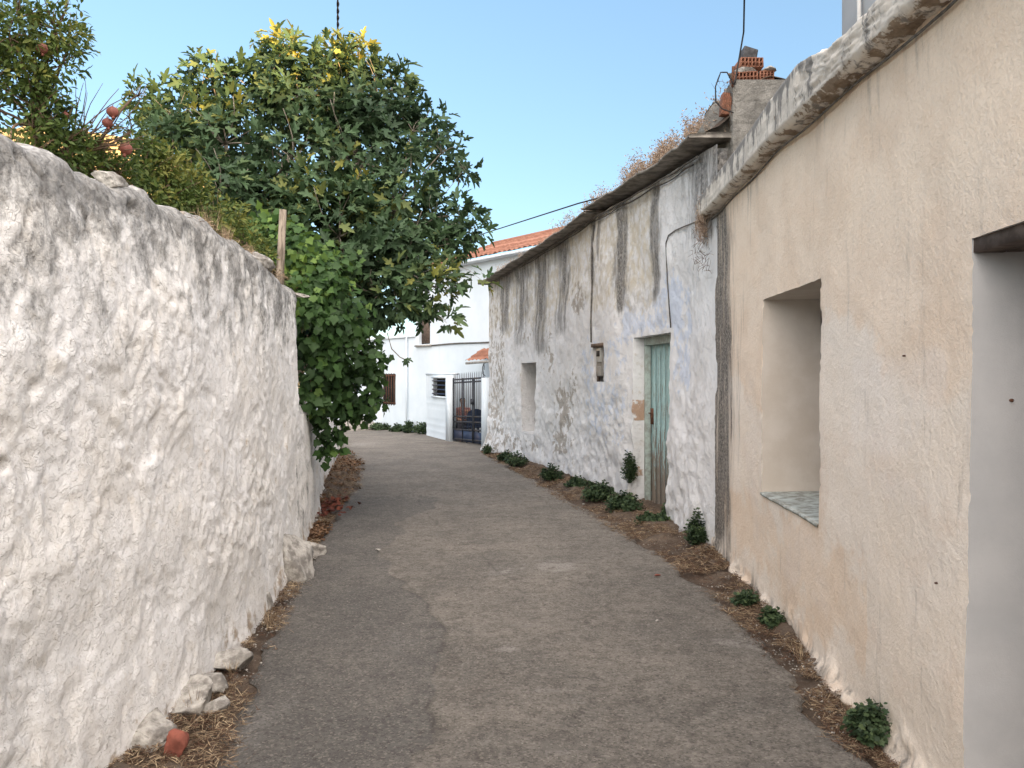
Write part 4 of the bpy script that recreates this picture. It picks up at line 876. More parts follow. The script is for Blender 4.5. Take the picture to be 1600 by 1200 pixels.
# seated, facing -y (towards the lane); floor z=0 local
PS = empty('person', (-1.33, 20.75, -.1), 'seated person in a patterned pink top behind the iron gate', 'person'); PS.rotation_euler = (0, 0, R(10))
J = [((0, .02, .44), .13), ((0, .04, .62), .115), ((0, .03, .80), .13), ((0, .02, .90), .06), ((0, 0, .97), .05), ((0, -.015, 1.06), .085), ((0, -.01, 1.13), .07),
     ((-.17, .02, .84), .055), ((-.22, -.04, .62), .042), ((-.12, -.2, .56), .034), ((-.05, -.24, .57), .026),
     ((.17, .02, .84), .055), ((.22, -.04, .62), .042), ((.14, -.2, .70), .034), ((.08, -.2, .82), .026),
     ((-.10, -.05, .42), .085), ((-.12, -.40, .43), .065), ((-.12, -.42, .12), .045), ((-.12, -.44, .05), .038), ((-.12, -.56, .03), .032),
     ((.10, -.05, .42), .085), ((.12, -.40, .43), .065), ((.12, -.42, .12), .045), ((.12, -.44, .05), .038), ((.12, -.56, .03), .032)]
E_ = [(0, 1), (1, 2), (2, 3), (3, 4), (4, 5), (5, 6), (2, 7), (7, 8), (8, 9), (9, 10), (2, 11), (11, 12), (12, 13), (13, 14), (0, 15), (15, 16), (16, 17), (17, 18), (18, 19), (0, 20), (20, 21), (21, 22), (22, 23), (23, 24)]
for (hx, hy, hz, sg) in ((-.05, -.24, .57, 1), (.08, -.2, .82, -1)):
    base = 10 if sg == 1 else 14
    for f_ in range(5):
        k = len(J); J.append(((hx+sg*(-.02+.014*f_), hy-.045-.006*(2-abs(f_-2)), hz+(.02 if f_ == 0 else .004)), .009)); J.append(((hx+sg*(-.022+.015*f_), hy-.075-.008*(2-abs(f_-2)), hz-.01), .008)); E_ += [(base, k), (k, k+1)]
skinobj('body', J, E_, M['skin'], PS)
JT = [((0, .02, .46), .145), ((0, .04, .64), .130), ((0, .03, .80), .142), ((0, .02, .88), .07), ((-.17, .02, .84), .068), ((-.20, -.01, .72), .058), ((.17, .02, .84), .068), ((.20, -.01, .72), .058)]
skinobj('top', JT, [(0, 1), (1, 2), (2, 3), (2, 4), (4, 5), (2, 6), (6, 7)], M['top'], PS)
JL = [((0, .02, .44), .14), ((-.10, -.05, .42), .098), ((-.12, -.40, .43), .078), ((-.12, -.42, .14), .06), ((.10, -.05, .42), .098), ((.12, -.40, .43), .078), ((.12, -.42, .14), .06)]
skinobj('trousers', JL, [(0, 1), (1, 2), (2, 3), (0, 4), (4, 5), (5, 6)], M['trouser'], PS)
skinobj('hair', [((0, .03, 1.15), .085), ((0, .055, 1.08), .085), ((0, .06, 1.0), .06)], [(0, 1), (1, 2)], M['hair'], PS)
m = MB(); m.tube([(0, -.095, 1.07), (0, -.115, 1.045), (0, -.1, 1.035)], [.008, .013, .008], 6); o = m.build('nose', M['skin']); o.parent = PS
for sx in (-.032, .032): m = MB(); m.tube([(sx-.009, -.094, 1.078), (sx+.009, -.094, 1.078)], .006, 6); o = m.build('eye', M['hair']); o.parent = PS
m = MB(); m.tube([(-.022, -.094, 1.012), (0, -.1, 1.01), (.022, -.094, 1.012)], .005, 6); o = m.build('mouth', M['top']); o.parent = PS
def chair(name, loc, rz, label):
    root = empty(name, loc, label, 'chair', 'chairs behind the gate'); root.rotation_euler = (0, 0, rz)
    m = MB(); m.box((0, 0, .42), (.46, .44, .035)); o = m.build('seat', M['navy'], bevel=.012); o.parent = root
    A_, B_ = np.meshgrid(np.linspace(-1, 1, 15), np.linspace(0, 1, 12), indexing='ij')
    w = .23*(1-.25*B_**3); P = np.stack([A_*w, .2+.1*B_-.06*A_**2, .44+.46*B_-.06*(A_**2)*(B_ > .9)], -1); P2 = P.copy(); P2[..., 1] += .02
    V1, Q1 = grid(P); V2, Q2 = grid(P2); o = npmesh('backrest', np.concatenate([V1, V2]), [np.concatenate([Q1, Q2[:, ::-1]+len(V1)])], M['navy'], None, True); o.parent = root
    for sx in (-1, 1):
        for sy in (-1, 1): m = MB(); m.tube([(sx*.19, sy*.17, .42), (sx*.23, sy*.22, 0)], [.022, .016], 8); o = m.build('leg', M['navy']); o.parent = root
        m = MB(); m.tube([(sx*.23, .2, .64), (sx*.25, -.05, .64), (sx*.23, -.18, .6), (sx*.21, -.19, .42)], .018, 8); o = m.build('armrest', M['navy']); o.parent = root
chair('plastic_chair', (-1.33, 20.8, -.1), R(10), 'navy plastic chair under the seated person behind the gate')
chair('plastic_chair', (-1.02, 20.0, -.1), R(200), 'empty navy plastic chair beside the seated person')

# unseen hill ridge added right and behind, shaped so its shadow fills the lane
xs = np.linspace(40, 110, 40); ys = np.linspace(-130, 25, 110); X, Y = np.meshgrid(xs, ys, indexing='ij')
crest = SHADE_RIDGE+.1+1.65*sstep(-50, -44, Y)  # crest stepped up to keep the white house roof in shade
Hh = crest*np.exp(-((X-62)/np.where(X < 62, 9, 30))**2)*sstep(-130, -105, Y)*(1-sstep(5, 22, Y))+.35*fbm(X/5, Y/5, 0, 4, 66)-.3
V, Q = grid(np.stack([X, Y, Hh], -1)); tag(npmesh('hill', V, [Q[:, ::-1]], M['hill'], None, True), kind='structure')

# ================================================================== FOLIAGE
def leaf_template(out, droop=.25, fold=.12, cy=.38):
    out = np.array(out, float); n = len(out); V = np.concatenate([[[0, cy]], out]); r2 = (V[:, 0]**2+(V[:, 1])**2)
    z = fold*np.abs(V[:, 0])-droop*V[:, 1]**2; V3 = np.column_stack([V[:, 0], V[:, 1], z])
    T = np.array([[0, 1+i, 1+(i+1) % n] for i in range(n)]); return V3, T
FIG = leaf_template([(0, 0), (.07, .10), (.20, .16), (.17, .28), (.14, .36), (.31, .52), (.33, .64), (.25, .66), (.12, .58), (.13, .76), (.09, .93), (0, 1.05), (-.09, .93), (-.13, .76), (-.12, .58), (-.25, .66), (-.33, .64), (-.31, .52), (-.14, .36), (-.17, .28), (-.20, .16), (-.07, .10)], .30, .45, .42)
GRP = leaf_template([(0, .08), (.16, -.02), (.36, .08), (.34, .25), (.52, .42), (.40, .56), (.34, .62), (.22, .70), (.12, .88), (0, 1.0), (-.12, .88), (-.22, .70), (-.34, .62), (-.40, .56), (-.52, .42), (-.34, .25), (-.36, .08), (-.16, -.02)], .2, .14, .4)
LAN = (np.array([[0, 0, 0], [.2, .4, .05], [0, .45, -.02], [-.2, .4, .05], [0, 1, -.12], [.15, .72, .0], [-.15, .72, .0]], float), np.array([[0, 1, 2], [0, 2, 3], [2, 1, 5], [2, 5, 4], [2, 4, 6], [2, 6, 3]]))
WD = leaf_template([(0, 0), (.15, .25), (.38, .3), (.3, .5), (.42, .72), (.2, .75), (0, 1), (-.2, .75), (-.42, .72), (-.3, .5), (-.38, .3), (-.15, .25)], .2, .12, .45)
def norm(a): return a/np.maximum(np.linalg.norm(a, axis=-1, keepdims=True), 1e-9)
def leaves(name, tmpl, pos, dr, nr, sc, tint, mat, parent):
    V0, T0 = tmpl; dr = norm(dr); x = norm(np.cross(dr, nr)); nr = np.cross(x, dr)
    R3 = np.stack([x, dr, nr], -1)
    V = np.einsum('nij,kj->nki', R3, V0)*sc[:, None, None]+pos[:, None, :]
    n, k = V.shape[:2]; T = (T0[None]+(np.arange(n)*k)[:, None, None]).reshape(-1, 3)
    return npmesh(name, V.reshape(-1, 3), [T], mat, parent, False, {'tint': np.repeat(tint, k)})
def rosettes(C, A, nl, size, spread=(45, 85), seed=0, tint=None, jit=.35):
    rg = np.random.default_rng(seed); n = len(C); N = n*nl
    c = np.repeat(C, nl, 0); a = norm(np.repeat(A, nl, 0)); ph = np.tile(np.arange(nl)*2.4, n)+np.repeat(rg.uniform(0, 6.28, n), nl)+rg.normal(0, .2, N)
    h = np.where(np.abs(a[:, 2:3]) < .9, np.array([[0, 0, 1.]]), np.array([[0, 1., 0]])); e1 = norm(np.cross(a, h)); e2 = np.cross(a, e1)
    rad = e1*np.cos(ph)[:, None]+e2*np.sin(ph)[:, None]; al = np.radians(rg.uniform(*spread, N))[:, None]
    d = a*np.cos(al)+rad*np.sin(al); d[:, 2] -= .22; d = norm(d)
    nr = norm(a+rg.normal(0, jit, (N, 3))+np.array([0, 0, .35])); nr = norm(nr-d*np.sum(nr*d, 1, keepdims=True))
    pos = c+d*size*.45+a*rg.uniform(-.5, .3, (N, 1))*size
    sc = size*rg.uniform(.6, 1.2, N); tn = np.clip((np.repeat(tint, nl) if tint is not None else .4)+rg.normal(0, .16, N), 0, 1)
    return pos, d, nr, sc, tn
def blob_points(blobs, dens, seed, shell=.55, aspect=1.0, mindist=0):
    """blobs: (u,v,rpx,Y)"""
    rg = np.random.default_rng(seed); P = []; A = []
    for (u, v, r, Yd) in blobs:
        c = np.array(at(u, v, Yd)); rr = r/F*Yd; n = int(dens*rr**2*12.6*aspect)
        d = norm(rg.normal(size=(n, 3))); q = rr*(shell+(1-shell)*rg.random((n, 1))**.6)*(1+.22*fbm(d[:, :1]*2.3+u, d[:, 1:2]*2.3, d[:, 2:]*2.3, 2, int(u)))
        p = c+d*q*np.array([1, aspect, 1]); P.append(p); A.append(norm(d+np.array([0, 0, .45])))
    return np.concatenate(P), np.concatenate(A)
def limb(m, a, b, r0, r1, bend=.15, n=8, seed=0, sides=6):
    rg = random.Random(seed); a, b = Vector(a), Vector(b); L = (b-a).length; off = Vector((rg.uniform(-1, 1), rg.uniform(-1, 1), rg.uniform(-.5, .8)))*bend*L
    P = [a.lerp(b, t)+off*math.sin(math.pi*t)+Vector((rg.uniform(-1, 1), rg.uniform(-1, 1), rg.uniform(-1, 1)))*.012*L for t in np.linspace(0, 1, n)]; P[0] = a
    m.tube(P, [r0+(r1-r0)*t for t in np.linspace(0, 1, n)], sides); return P

# ---- fig tree
FT = empty('fig_tree', (-3.5, 10.6, -.05), 'large fig tree leaning over the wall and lane with sunlit yellow top leaves', 'tree')
figb = [(470, 150, 70, 10), (400, 150, 60, 10), (330, 125, 38, 9.8), (430, 100, 42, 10), (535, 125, 55, 10.2), (590, 160, 58, 10.2), (645, 205, 48, 10), (692, 240, 34, 9.7), (560, 250, 95, 9.9), (455, 255, 70, 9.4), (350, 225, 70, 9.4), (270, 190, 50, 9.4), (225, 150, 22, 9.4),
        (618, 325, 76, 9.6), (715, 350, 34, 9.4), (680, 340, 34, 9.4), (530, 370, 95, 9.3), (630, 420, 78, 9.2), (680, 448, 36, 9.0), (690, 497, 17, 8.9), (590, 462, 52, 9.0), (620, 472, 24, 8.9), (430, 340, 85, 9.3), (340, 310, 70, 9.0), (600, 385, 70, 10.6), (460, 400, 80, 10.2), (500, 190, 80, 11), (540, 440, 65, 9.6), (380, 260, 80, 10.8), (560, 90, 26, 10.2), (615, 130, 30, 10.2), (520, 90, 24, 10.3), (440, 65, 20, 10), (300, 160, 45, 9.8), (742, 372, 14, 9.3), (724, 262, 15, 9.6), (742, 355, 13, 9.3), (705, 375, 30, 9.3), (755, 440, 9, 9.2), (735, 430, 10, 9.2), (280, 250, 60, 9.2)]
C_, A_ = blob_points(figb, 21, 5, .5)
# carve a few sky holes
for (hu, hv, hr) in [(425, 205, 24), (480, 243, 20), (560, 225, 12), (640, 270, 14), (395, 170, 12), (600, 300, 9), (690, 300, 12), (445, 250, 12), (360, 175, 10)]:
    pu = C_[:, 0]/C_[:, 1]*F+CU; pv = CV-(C_[:, 2]-EYE)/C_[:, 1]*F; k = np.hypot(pu-hu, pv-hv) > hr; C_, A_ = C_[k], A_[k]
cl = fbm(C_[:, 0]*1.4, C_[:, 1]*1.4, C_[:, 2]*1.4, 3, 505); tnt = np.clip(.37+.26*cl, 0, .6)+.45*sstep(5.55, 6.0, C_[:, 2])  # topmost leaves tinted gold, low sunlight painted into their colour
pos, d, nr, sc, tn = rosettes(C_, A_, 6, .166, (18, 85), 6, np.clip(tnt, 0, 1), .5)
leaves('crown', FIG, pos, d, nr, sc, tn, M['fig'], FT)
m = MB(); base = Vector((-3.5, 10.6, -.1)); fork = Vector((-3.3, 10.4, 1.4)); limb(m, base, fork, .19, .15, .05, 8, 1, 10)
forks = []
for i, e in enumerate([(350, 300, 10), (450, 250, 10.2), (540, 240, 10.4), (600, 330, 10), (560, 420, 9.8)]):
    q = at(*e); pp = limb(m, fork, q, .10, .045, .12, 9, 20+i, 8); forks.append((q, pp))
m.build('trunk', M['bark'], FT, True)
m = MB()
for i, b in enumerate(figb):
    c = at(b[0], b[1], b[3]); f_ = min(forks, key=lambda q: (q[0]-c).length)
    k_ = min(1, b[2]/70); limb(m, f_[1][random.randint(4, 8)], c, .034*k_, .014*k_, .14, 7, 40+i, 6)
    for k in range(7):
        dq = Vector(norm(RNG.normal(size=3))+np.array([0, 0, .3])); limb(m, c, c+dq*(b[2]/F*b[3])*.95, .011*k_, .004*k_, .15, 5, 200+i*7+k, 4)
m.build('branch', M['bark'], FT, True)
# hanging tip with one leaf cluster
m = MB(); tip = [at(605, 520, 8.9), at(612, 545, 8.9), at(625, 558, 8.9), at(633, 562, 8.9)]; m.tube(tip, .006, 5); m.build('hanging_twig', M['bark'], FT)
c0 = np.array([at(634, 560, 8.9)]*4); leaves('hanging_leaf', FIG, c0, np.array([[.3, -.2, -1], [-.3, -.3, -.9], [.9, -.2, -.3], [0, -.5, -1.]]), np.array([[.2, -1, .1], [-.2, -1, .1], [.1, -1, .6], [.1, -1, .3]]), np.array([.1, .09, .09, .08]), np.array([.4, .3, .5, .4]), M['fig'], FT)

# ---- grape vine
GV = empty('grape_vine', (-2.5, 8.2, 0), 'bright green grape vine spilling over the low wall beside the tall one', 'vine')
vb = [(440, 375, 36, 8.4), (475, 400, 40, 8.0), (412, 352, 24, 8.4), (500, 440, 42, 7.9), (478, 455, 28, 7.7), (525, 490, 50, 8.0), (490, 510, 42, 7.7), (540, 550, 52, 8.2), (490, 570, 40, 7.8), (575, 560, 28, 8.3), (555, 610, 42, 8.3), (505, 625, 36, 8.0), (588, 628, 13, 8.4), (552, 636, 26, 8.3), (520, 660, 26, 8.1), (515, 690, 17, 8.1), (512, 712, 10, 8.1), (480, 480, 30, 7.6), (485, 625, 20, 7.7), (582, 588, 15, 8.3), (535, 420, 30, 8.4), (500, 545, 40, 7.9)]
C_, A_ = blob_points(vb, 125, 8, .45); A_ = norm(A_+np.array([.15, -.6, -.1]))
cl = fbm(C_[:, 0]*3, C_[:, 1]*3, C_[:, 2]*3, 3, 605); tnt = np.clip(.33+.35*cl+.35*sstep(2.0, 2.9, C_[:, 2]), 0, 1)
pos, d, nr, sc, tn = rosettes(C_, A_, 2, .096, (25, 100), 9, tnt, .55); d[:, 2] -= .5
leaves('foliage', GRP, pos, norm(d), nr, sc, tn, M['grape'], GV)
m = MB()
limb(m, (-2.6, 8.4, 0), at(480, 420, 8.2), .03, .02, .06, 9, 1)
for i, b in enumerate(vb): limb(m, at(480, 430, 8.2), at(b[0], b[1], b[3]), .011, .005, .12, 7, 300+i, 5)
m.build('stem', M['vinebark'], GV, True)
m = MB(); m.tube([(-2.42, 7.5, .6), (-2.41, 7.5, 2.6), (-2.38, 7.5, at(0, 328, 7.5).z)], [.042, .04, .036], 9)
o = m.build('wooden_post', M['post'], None, True); tag(o, 'split grey wooden post standing in the vine behind the tall wall', 'post')
o.location.x = at(439, 0, 7.5).x+2.4

# ---- pomegranate and shrub
PT = empty('pomegranate_tree', (-2.9, 4.2, 0), 'pomegranate tree with red fruit above the left end of the tall wall', 'tree')
pb = [(30, 30, 45, 4.0), (85, 45, 48, 4.1), (30, 110, 52, 4.0), (95, 100, 34, 4.1), (60, 170, 44, 4.0), (110, 60, 28, 4.3), (50, 210, 40, 4.0), (100, 225, 42, 4.1), (15, 60, 45, 3.9), (140, 245, 36, 4.3), (-30, 90, 60, 4), (-10, 170, 26, 4), (80, 145, 30, 4.1), (55, 130, 30, 4), (180, 270, 34, 4.5), (205, 205, 24, 4.6), (215, 150, 14, 4.6), (90, 190, 34, 4.2), (15, 228, 28, 3.7), (55, 238, 28, 3.9), (105, 252, 30, 4.1), (145, 268, 28, 4.3), (185, 285, 28, 4.5), (75, 210, 34, 4.2), (130, 225, 26, 4.4)]
C_, A_ = blob_points(pb, 400, 12, .25)
cl = fbm(C_[:, 0]*5, C_[:, 1]*5, C_[:, 2]*5, 3, 705); tnt = np.clip(.38+.4*cl+.2*sstep(2.5, 2.9, C_[:, 2])*0, 0, 1)
k = (cl > -.55); C_, A_, tnt = C_[k], A_[k], tnt[k]
pos, d, nr, sc, tn = rosettes(C_, A_, 4, .042, (20, 80), 13, tnt, .6)
leaves('crown', LAN, pos, d, nr, sc, tn, M['pom'], PT)
m = MB(); limb(m, (-2.9, 4.3, 0), (-2.75, 4.2, 2.3), .05, .035, .06, 8, 3)
hubs = [at(60, 200, 4.1), at(100, 235, 4.2), at(150, 235, 4.4)]
for i, h in enumerate(hubs): limb(m, (-2.75, 4.2, 2.3), h, .028, .016, .08, 7, 60+i)
for i, b in enumerate(pb):
    c = at(b[0], b[1], b[3]); h = min(hubs, key=lambda q: (q-c).length); limb(m, h, c, .010, .005, .14, 8, 70+i, 5)
    for k in range(9):
        dq = Vector(norm(RNG.normal(size=3))+np.array([0, 0, .35])); limb(m, c, c+dq*(b[2]/F*b[3])*1.05, .004, .0015, .12, 5, 400+i*9+k, 4)
# bare twigs near the fruit
for k in range(34):
    a = at(random.uniform(95, 150), random.uniform(215, 250), 4.3); b = at(random.uniform(110, 235), random.uniform(125, 235), 4.3+random.uniform(-.2, .2)); limb(m, a, b, .005, .0015, .1, 7, 800+k, 4)
m.build('trunk', M['brown'], PT, True)
def pome(c, r, lab=None):
    n1_, n2_ = 20, 14; th = np.linspace(0, 2*math.pi, n1_+1); ph = np.linspace(0, math.pi, n2_); T_, H_ = np.meshgrid(th, ph, indexing='ij')
    rr = r*(1+.05*np.cos(5*T_)*np.sin(H_)); P = np.stack([rr*np.sin(H_)*np.cos(T_), rr*np.sin(H_)*np.sin(T_), rr*.95*np.cos(H_)], -1); V, Q = grid(P)
    m = MB(); m.add(V, Q[:, ::-1]); 
    m.tube([(0, 0, -r*.9), (0, 0, -r*1.15), (0, 0, -r*1.38)], [r*.28, r*.22, r*.34], 8); m.tube([(0, 0, r*.9), (0, .01, r*1.5)], .003, 5)
    o = m.build('fruit', M['fruit'], None, True); o.parent = PT; o.location = Vector(c)-PT.location; o.rotation_euler = (random.uniform(-.3, .3), random.uniform(-.3, .3), 0)
for (u, v, Yd, r) in [(66, 76, 3.95, .031), (176, 175, 4.2, .035), (168, 192, 4.22, .031), (197, 233, 4.25, .038), (203, 295, 4.4, .022), (172, 262, 4.35, .016), (165, 285, 4.35, .017), (102, 180, 4.1, .02)]: pome(at(u, v, Yd), r*.88)

SHB = empty('shrub', (-2.6, 5.2, 0), 'yellowish green fine leaved shrub along the back of the tall wall', 'shrub')
sb_ = [(200, 285, 34, 4.8), (240, 270, 40, 5.0), (265, 310, 46, 5.1), (300, 340, 46, 5.3), (300, 290, 34, 5.4), (350, 350, 40, 5.8), (230, 315, 36, 4.8), (335, 380, 36, 5.5), (380, 380, 36, 6.3), (225, 235, 26, 5.0), (265, 255, 30, 5.1), (400, 400, 30, 6.6), (160, 270, 34, 4.5)]
C_, A_ = blob_points(sb_, 430, 22, .25); cl = fbm(C_[:, 0]*5, C_[:, 1]*5, C_[:, 2]*5, 3, 715)
pos, d, nr, sc, tn = rosettes(C_, A_, 4, .046, (20, 80), 23, np.clip(.58+.35*cl, 0, 1), .6)
leaves('crown', LAN, pos, d, nr, sc, tn, M['pom'], SHB)
m = MB()
for i, b in enumerate(sb_):
    c = at(b[0], b[1], b[3]); limb(m, (c.x-.15, c.y+.1, 0), c, .012, .006, .05, 8, 900+i, 5)
    for k in range(6): dq = Vector(norm(RNG.normal(size=3))+np.array([0, 0, .4])); limb(m, c, c+dq*(b[2]/F*b[3]), .004, .0015, .12, 5, 1400+i*9+k, 4)
m.build('stem', M['brown'], SHB, True)
# background low foliage behind the low wall (keeps the gaps dark)
BG = empty('bush', (-5.2, 13, 0), 'dark green bush in the garden behind the fig tree trunk', 'bush')
bb = [(430, 440, 60, 13), (500, 560, 60, 13), (380, 380, 90, 12), (470, 520, 60, 13), (300, 380, 90, 12)]
C_, A_ = blob_points(bb, 9, 32, .4); pos, d, nr, sc, tn = rosettes(C_, A_, 6, .16, (30, 88), 33, np.full(len(C_), .3)); leaves('crown', FIG, pos, d, nr, sc, tn, M['fig'], BG)
m = MB()
for i, b in enumerate(bb): c = at(b[0], b[1], b[3]); limb(m, (c.x, c.y, -.1), c, .04, .02, .05, 7, 950+i)
m.build('stem', M['bark'], BG, True)

# ---- weeds at the wall feet
def weed(c, w, h, n, label, seed, lean=(0, 0), size=.028, group='green weeds at the foot of the walls', name='weed'):
    rg = np.random.default_rng(seed); root = empty(name, c, label, 'weed', group); m = MB(); P = []; A = []
    for i in range(n):
        a = rg.uniform(0, 6.28); rr = w/2*rg.random()**.6; tip = Vector((math.cos(a)*rr+lean[0]*h, math.sin(a)*rr*1.0+lean[1]*h, h*(1-.55*(rr/(w/2))**2)*rg.uniform(.55, 1.05)))
        b = Vector((tip.x*.25, tip.y*.25, 0)); pp = limb(m, b, tip, .0025, .001, .12, 5, seed*50+i, 4)
        for t_ in (.35, .5, .65, .8, .92, 1.0):
            k = min(4, int(t_*4)); q = pp[k].lerp(pp[min(4, k+1)], t_*4-k); P.append(q); A.append((tip-b).normalized()+Vector((0, 0, .3)))
    o = m.build('stem', M['weed'], None); o.parent = root
    pos, d, nr, sc, tn = rosettes(np.array(P), np.array(A), 4, size, (30, 90), seed, np.clip(.4+.25*np.array([random.gauss(0, 1) for _ in P]), 0, 1), .5)
    pos[:, 2] = np.maximum(pos[:, 2], .004); o = leaves('foliage', WD, pos, d, nr, sc, tn, M['weed'], None); o.parent = root
    me = o  # stems use the same leaf tint attribute default
for i, (u, v, w, h, n, lab) in enumerate([
    (1362, 1165, .22, .17, 50, 'bushy green weed at the wall foot, nearest the camera on the right'),
    (1167, 950, .17, .09, 34, 'round green weed on the litter below the deep window'),
    (1208, 983, .14, .11, 34, 'small dense weed between the nearest weed and the round one'),
    (1088, 858, .20, .34, 60, 'tall dark green weed where the beige and old houses meet'),
    (1020, 822, .34, .10, 46, 'low spreading weed in front of the teal door'),
    (1045, 815, .12, .18, 24, 'small upright weed at the near side of the teal door'),
    (975, 803, .42, .22, 80, 'wide leafy weed clump at the far side of the teal door'),
    (935, 785, .40, .26, 74, 'dense weed clump next beyond the wide one at the door'),
    (900, 765, .34, .16, 44, 'low weed tuft midway along the old house wall'),
    (862, 753, .36, .24, 44, 'grey green weed tuft below the peeled patch of the old wall'),
    (806, 730, .40, .26, 40, 'pale weed tuft below the small window'),
    (790, 722, .30, .22, 30, 'weed tuft just beyond the small window'),
    (762, 708, .22, .22, 24, 'small weed at the far corner of the old house'),
    (1006, 775, .0, .0, 0, '')]):
    if n == 0: continue
    p = gpt(u, v); p.z = ground_h(p.y)+.02; weed(p, w, h, n, lab, 1000+i, size=.03 if p.y < 8 else .042)
p = Vector(po.P(dB-.02, .28, .06)); weed(p, .16, .42, 46, 'creeping weed growing up the jamb of the teal door', 1040, (-.0, 0), .036)
for i, (u, v, w, h, lab) in enumerate([(595, 670, .7, .22, 'weed tuft below the barred window of the white house'), (622, 675, .5, .2, 'weed tuft just left of the white downpipe'), (640, 678, .5, .34, 'taller weed tuft at the foot of the white downpipe'), (660, 681, .5, .36, 'dark weed tuft right beside the scored annex wall')]):
    s_ = pw.atu(u, .2); q = Vector(pw.P(s_, -.1, .22)); weed(q, w, h, 40, lab, 1060+i, size=.07)
rock('boulder', (-5.0, 25.2, .0), (1.1, .8, .6), (.1, .1, .3), 177, 'stone', 'grey rock heap at the far left corner of the white house', 'boulder')

# ---- dry weeds on roof and wall tops
def dry_plant(name, c, h, n, seed, label, group, spread=.5, grass=False, cat='dry plant'):
    rg = random.Random(seed); m = MB(); V = []; T = []; tint = []
    def blade(a, b, w):
        t = (b-a); x = t.cross(Vector((rg.uniform(-1, 1), rg.uniform(-1, 1), .2))).normalized()*w; k = len(V); V.extend([a-x, a+x, b]); T.append((k, k+1, k+2)); tint.extend([rg.random()]*3)
    for i in range(n):
        a = rg.uniform(0, 6.28); hh = h*rg.uniform(.5, 1); tip = Vector((math.cos(a)*spread*hh*rg.random(), math.sin(a)*spread*hh*rg.random(), hh)); b = Vector((rg.uniform(-1, 1)*.12*h, rg.uniform(-1, 1)*.12*h, -.04))
        mid = b.lerp(tip, .5)+Vector((rg.uniform(-1, 1), rg.uniform(-1, 1), 0))*.06*h
        w = .0035 if not grass else .0022
        blade(b, mid, w); blade(b.lerp(mid, .9), tip, w*.7)
        if not grass:
            for k in range(9):
                q = mid.lerp(tip, rg.random()); e = q+Vector((rg.uniform(-1, 1), rg.uniform(-1, 1), rg.uniform(.1, 1)))*.14*h; blade(q, e, w*.55)
                for j in range(3): s_ = Vector((rg.uniform(-1, 1), rg.uniform(-1, 1), rg.uniform(-1, 1)))*.011; blade(e-s_, e+s_, .006)
    o = npmesh(name, np.array([v[:] for v in V]), [np.array(T)], M['dryweed' if not grass else 'straw'], None, False, {'tint': np.array(tint)}); o.location = c; return tag(o, label, cat, group)
G1 = 'dry brown weeds growing on the old house roof'
protos = [dry_plant('dry_weed', (0, 0, 0), .42, 16, 3000+k, 'dry brown weed on the roof edge of the old house', G1) for k in range(4)]
rg = random.Random(5); used = [False]*4
for i in range(95):
    s_ = rg.choice([rg.uniform(.3, 3.6), rg.uniform(.3, 3.0), rg.uniform(4.0, 6.4), rg.uniform(6, 10.3)]); d_ = rg.uniform(-.5, -.03); k = i % 4
    z = float(ez(s_))-(.08 if s_ > sb-.1 else 0)+.30*float(sstep(.0, -.55, d_))*(1-.35*float(sstep(2, 8, s_)))
    o = protos[k] if not used[k] else protos[k].copy()
    if used[k]: COL.objects.link(o)
    used[k] = True; o.location = po.P(s_, z, d_); o.rotation_euler = (0, 0, rg.uniform(0, 6.28)); sc_ = rg.uniform(.55, 1.15)*(1 if s_ < 7 else .8); o.scale = (sc_, sc_, sc_)
# matted dry stuff on the roof edge
N = 2800; s_ = RNG.uniform(.15, po.L-.5, N); d_ = -RNG.uniform(-.02, .5, N); z = ez(s_)-.08*(s_ > sb-.1)+.30*sstep(.0, -.55, d_)*(1-.35*sstep(2, 8, s_))+.02
dens = fbm(s_*1.2, 0, 0, 3, 17) > -.15; s_, d_, z = s_[dens], d_[dens], z[dens]; N = len(s_)
t = NT('dark_needle'); A = t.attr('tint'); M['deadneedle'] = t.fin(t.mix(A[0], (.035, .022, .015), (.15, .085, .055)), None, .9)
def litter(name, C, L, w, mat, label, up=.3, seed=1, kind='stuff', cat='litter', tintf=None):
    rg = np.random.default_rng(seed); n = len(C); d = norm(np.stack([rg.normal(size=n), rg.normal(size=n), rg.normal(size=n)*up+up*.5], 1)); x = norm(np.cross(d, rg.normal(size=(n, 3))+np.array([0, 0, 1.5])))
    l = (L*rg.uniform(.35, 1.2, n))[:, None]; ww = (w*rg.uniform(.6, 1.4, n))[:, None]; bend = np.cross(x, d)*l*rg.uniform(-.15, .15, (n, 1))
    V = np.stack([C-d*l/2-x*ww/2, C-d*l/2+x*ww/2, C+bend+x*ww/2, C+bend-x*ww/2, C+d*l/2], 1).reshape(-1, 3); k = np.arange(n)*5
    Q = np.stack([k, k+1, k+2, k+3], 1); T = np.stack([k+3, k+2, k+4], 1); tn = rg.random(n) if tintf is None else tintf(rg, n)
    return tag(npmesh(name, V, [Q, T], M[mat], None, False, {'tint': np.repeat(tn, 5)}), label, cat, kind=kind)
litter('dry_grass', po.P(s_, z, d_), .13, .004, 'dryweed', 'matted dry brown weeds along the earth roof edge', .9, 2, cat='dry grass')
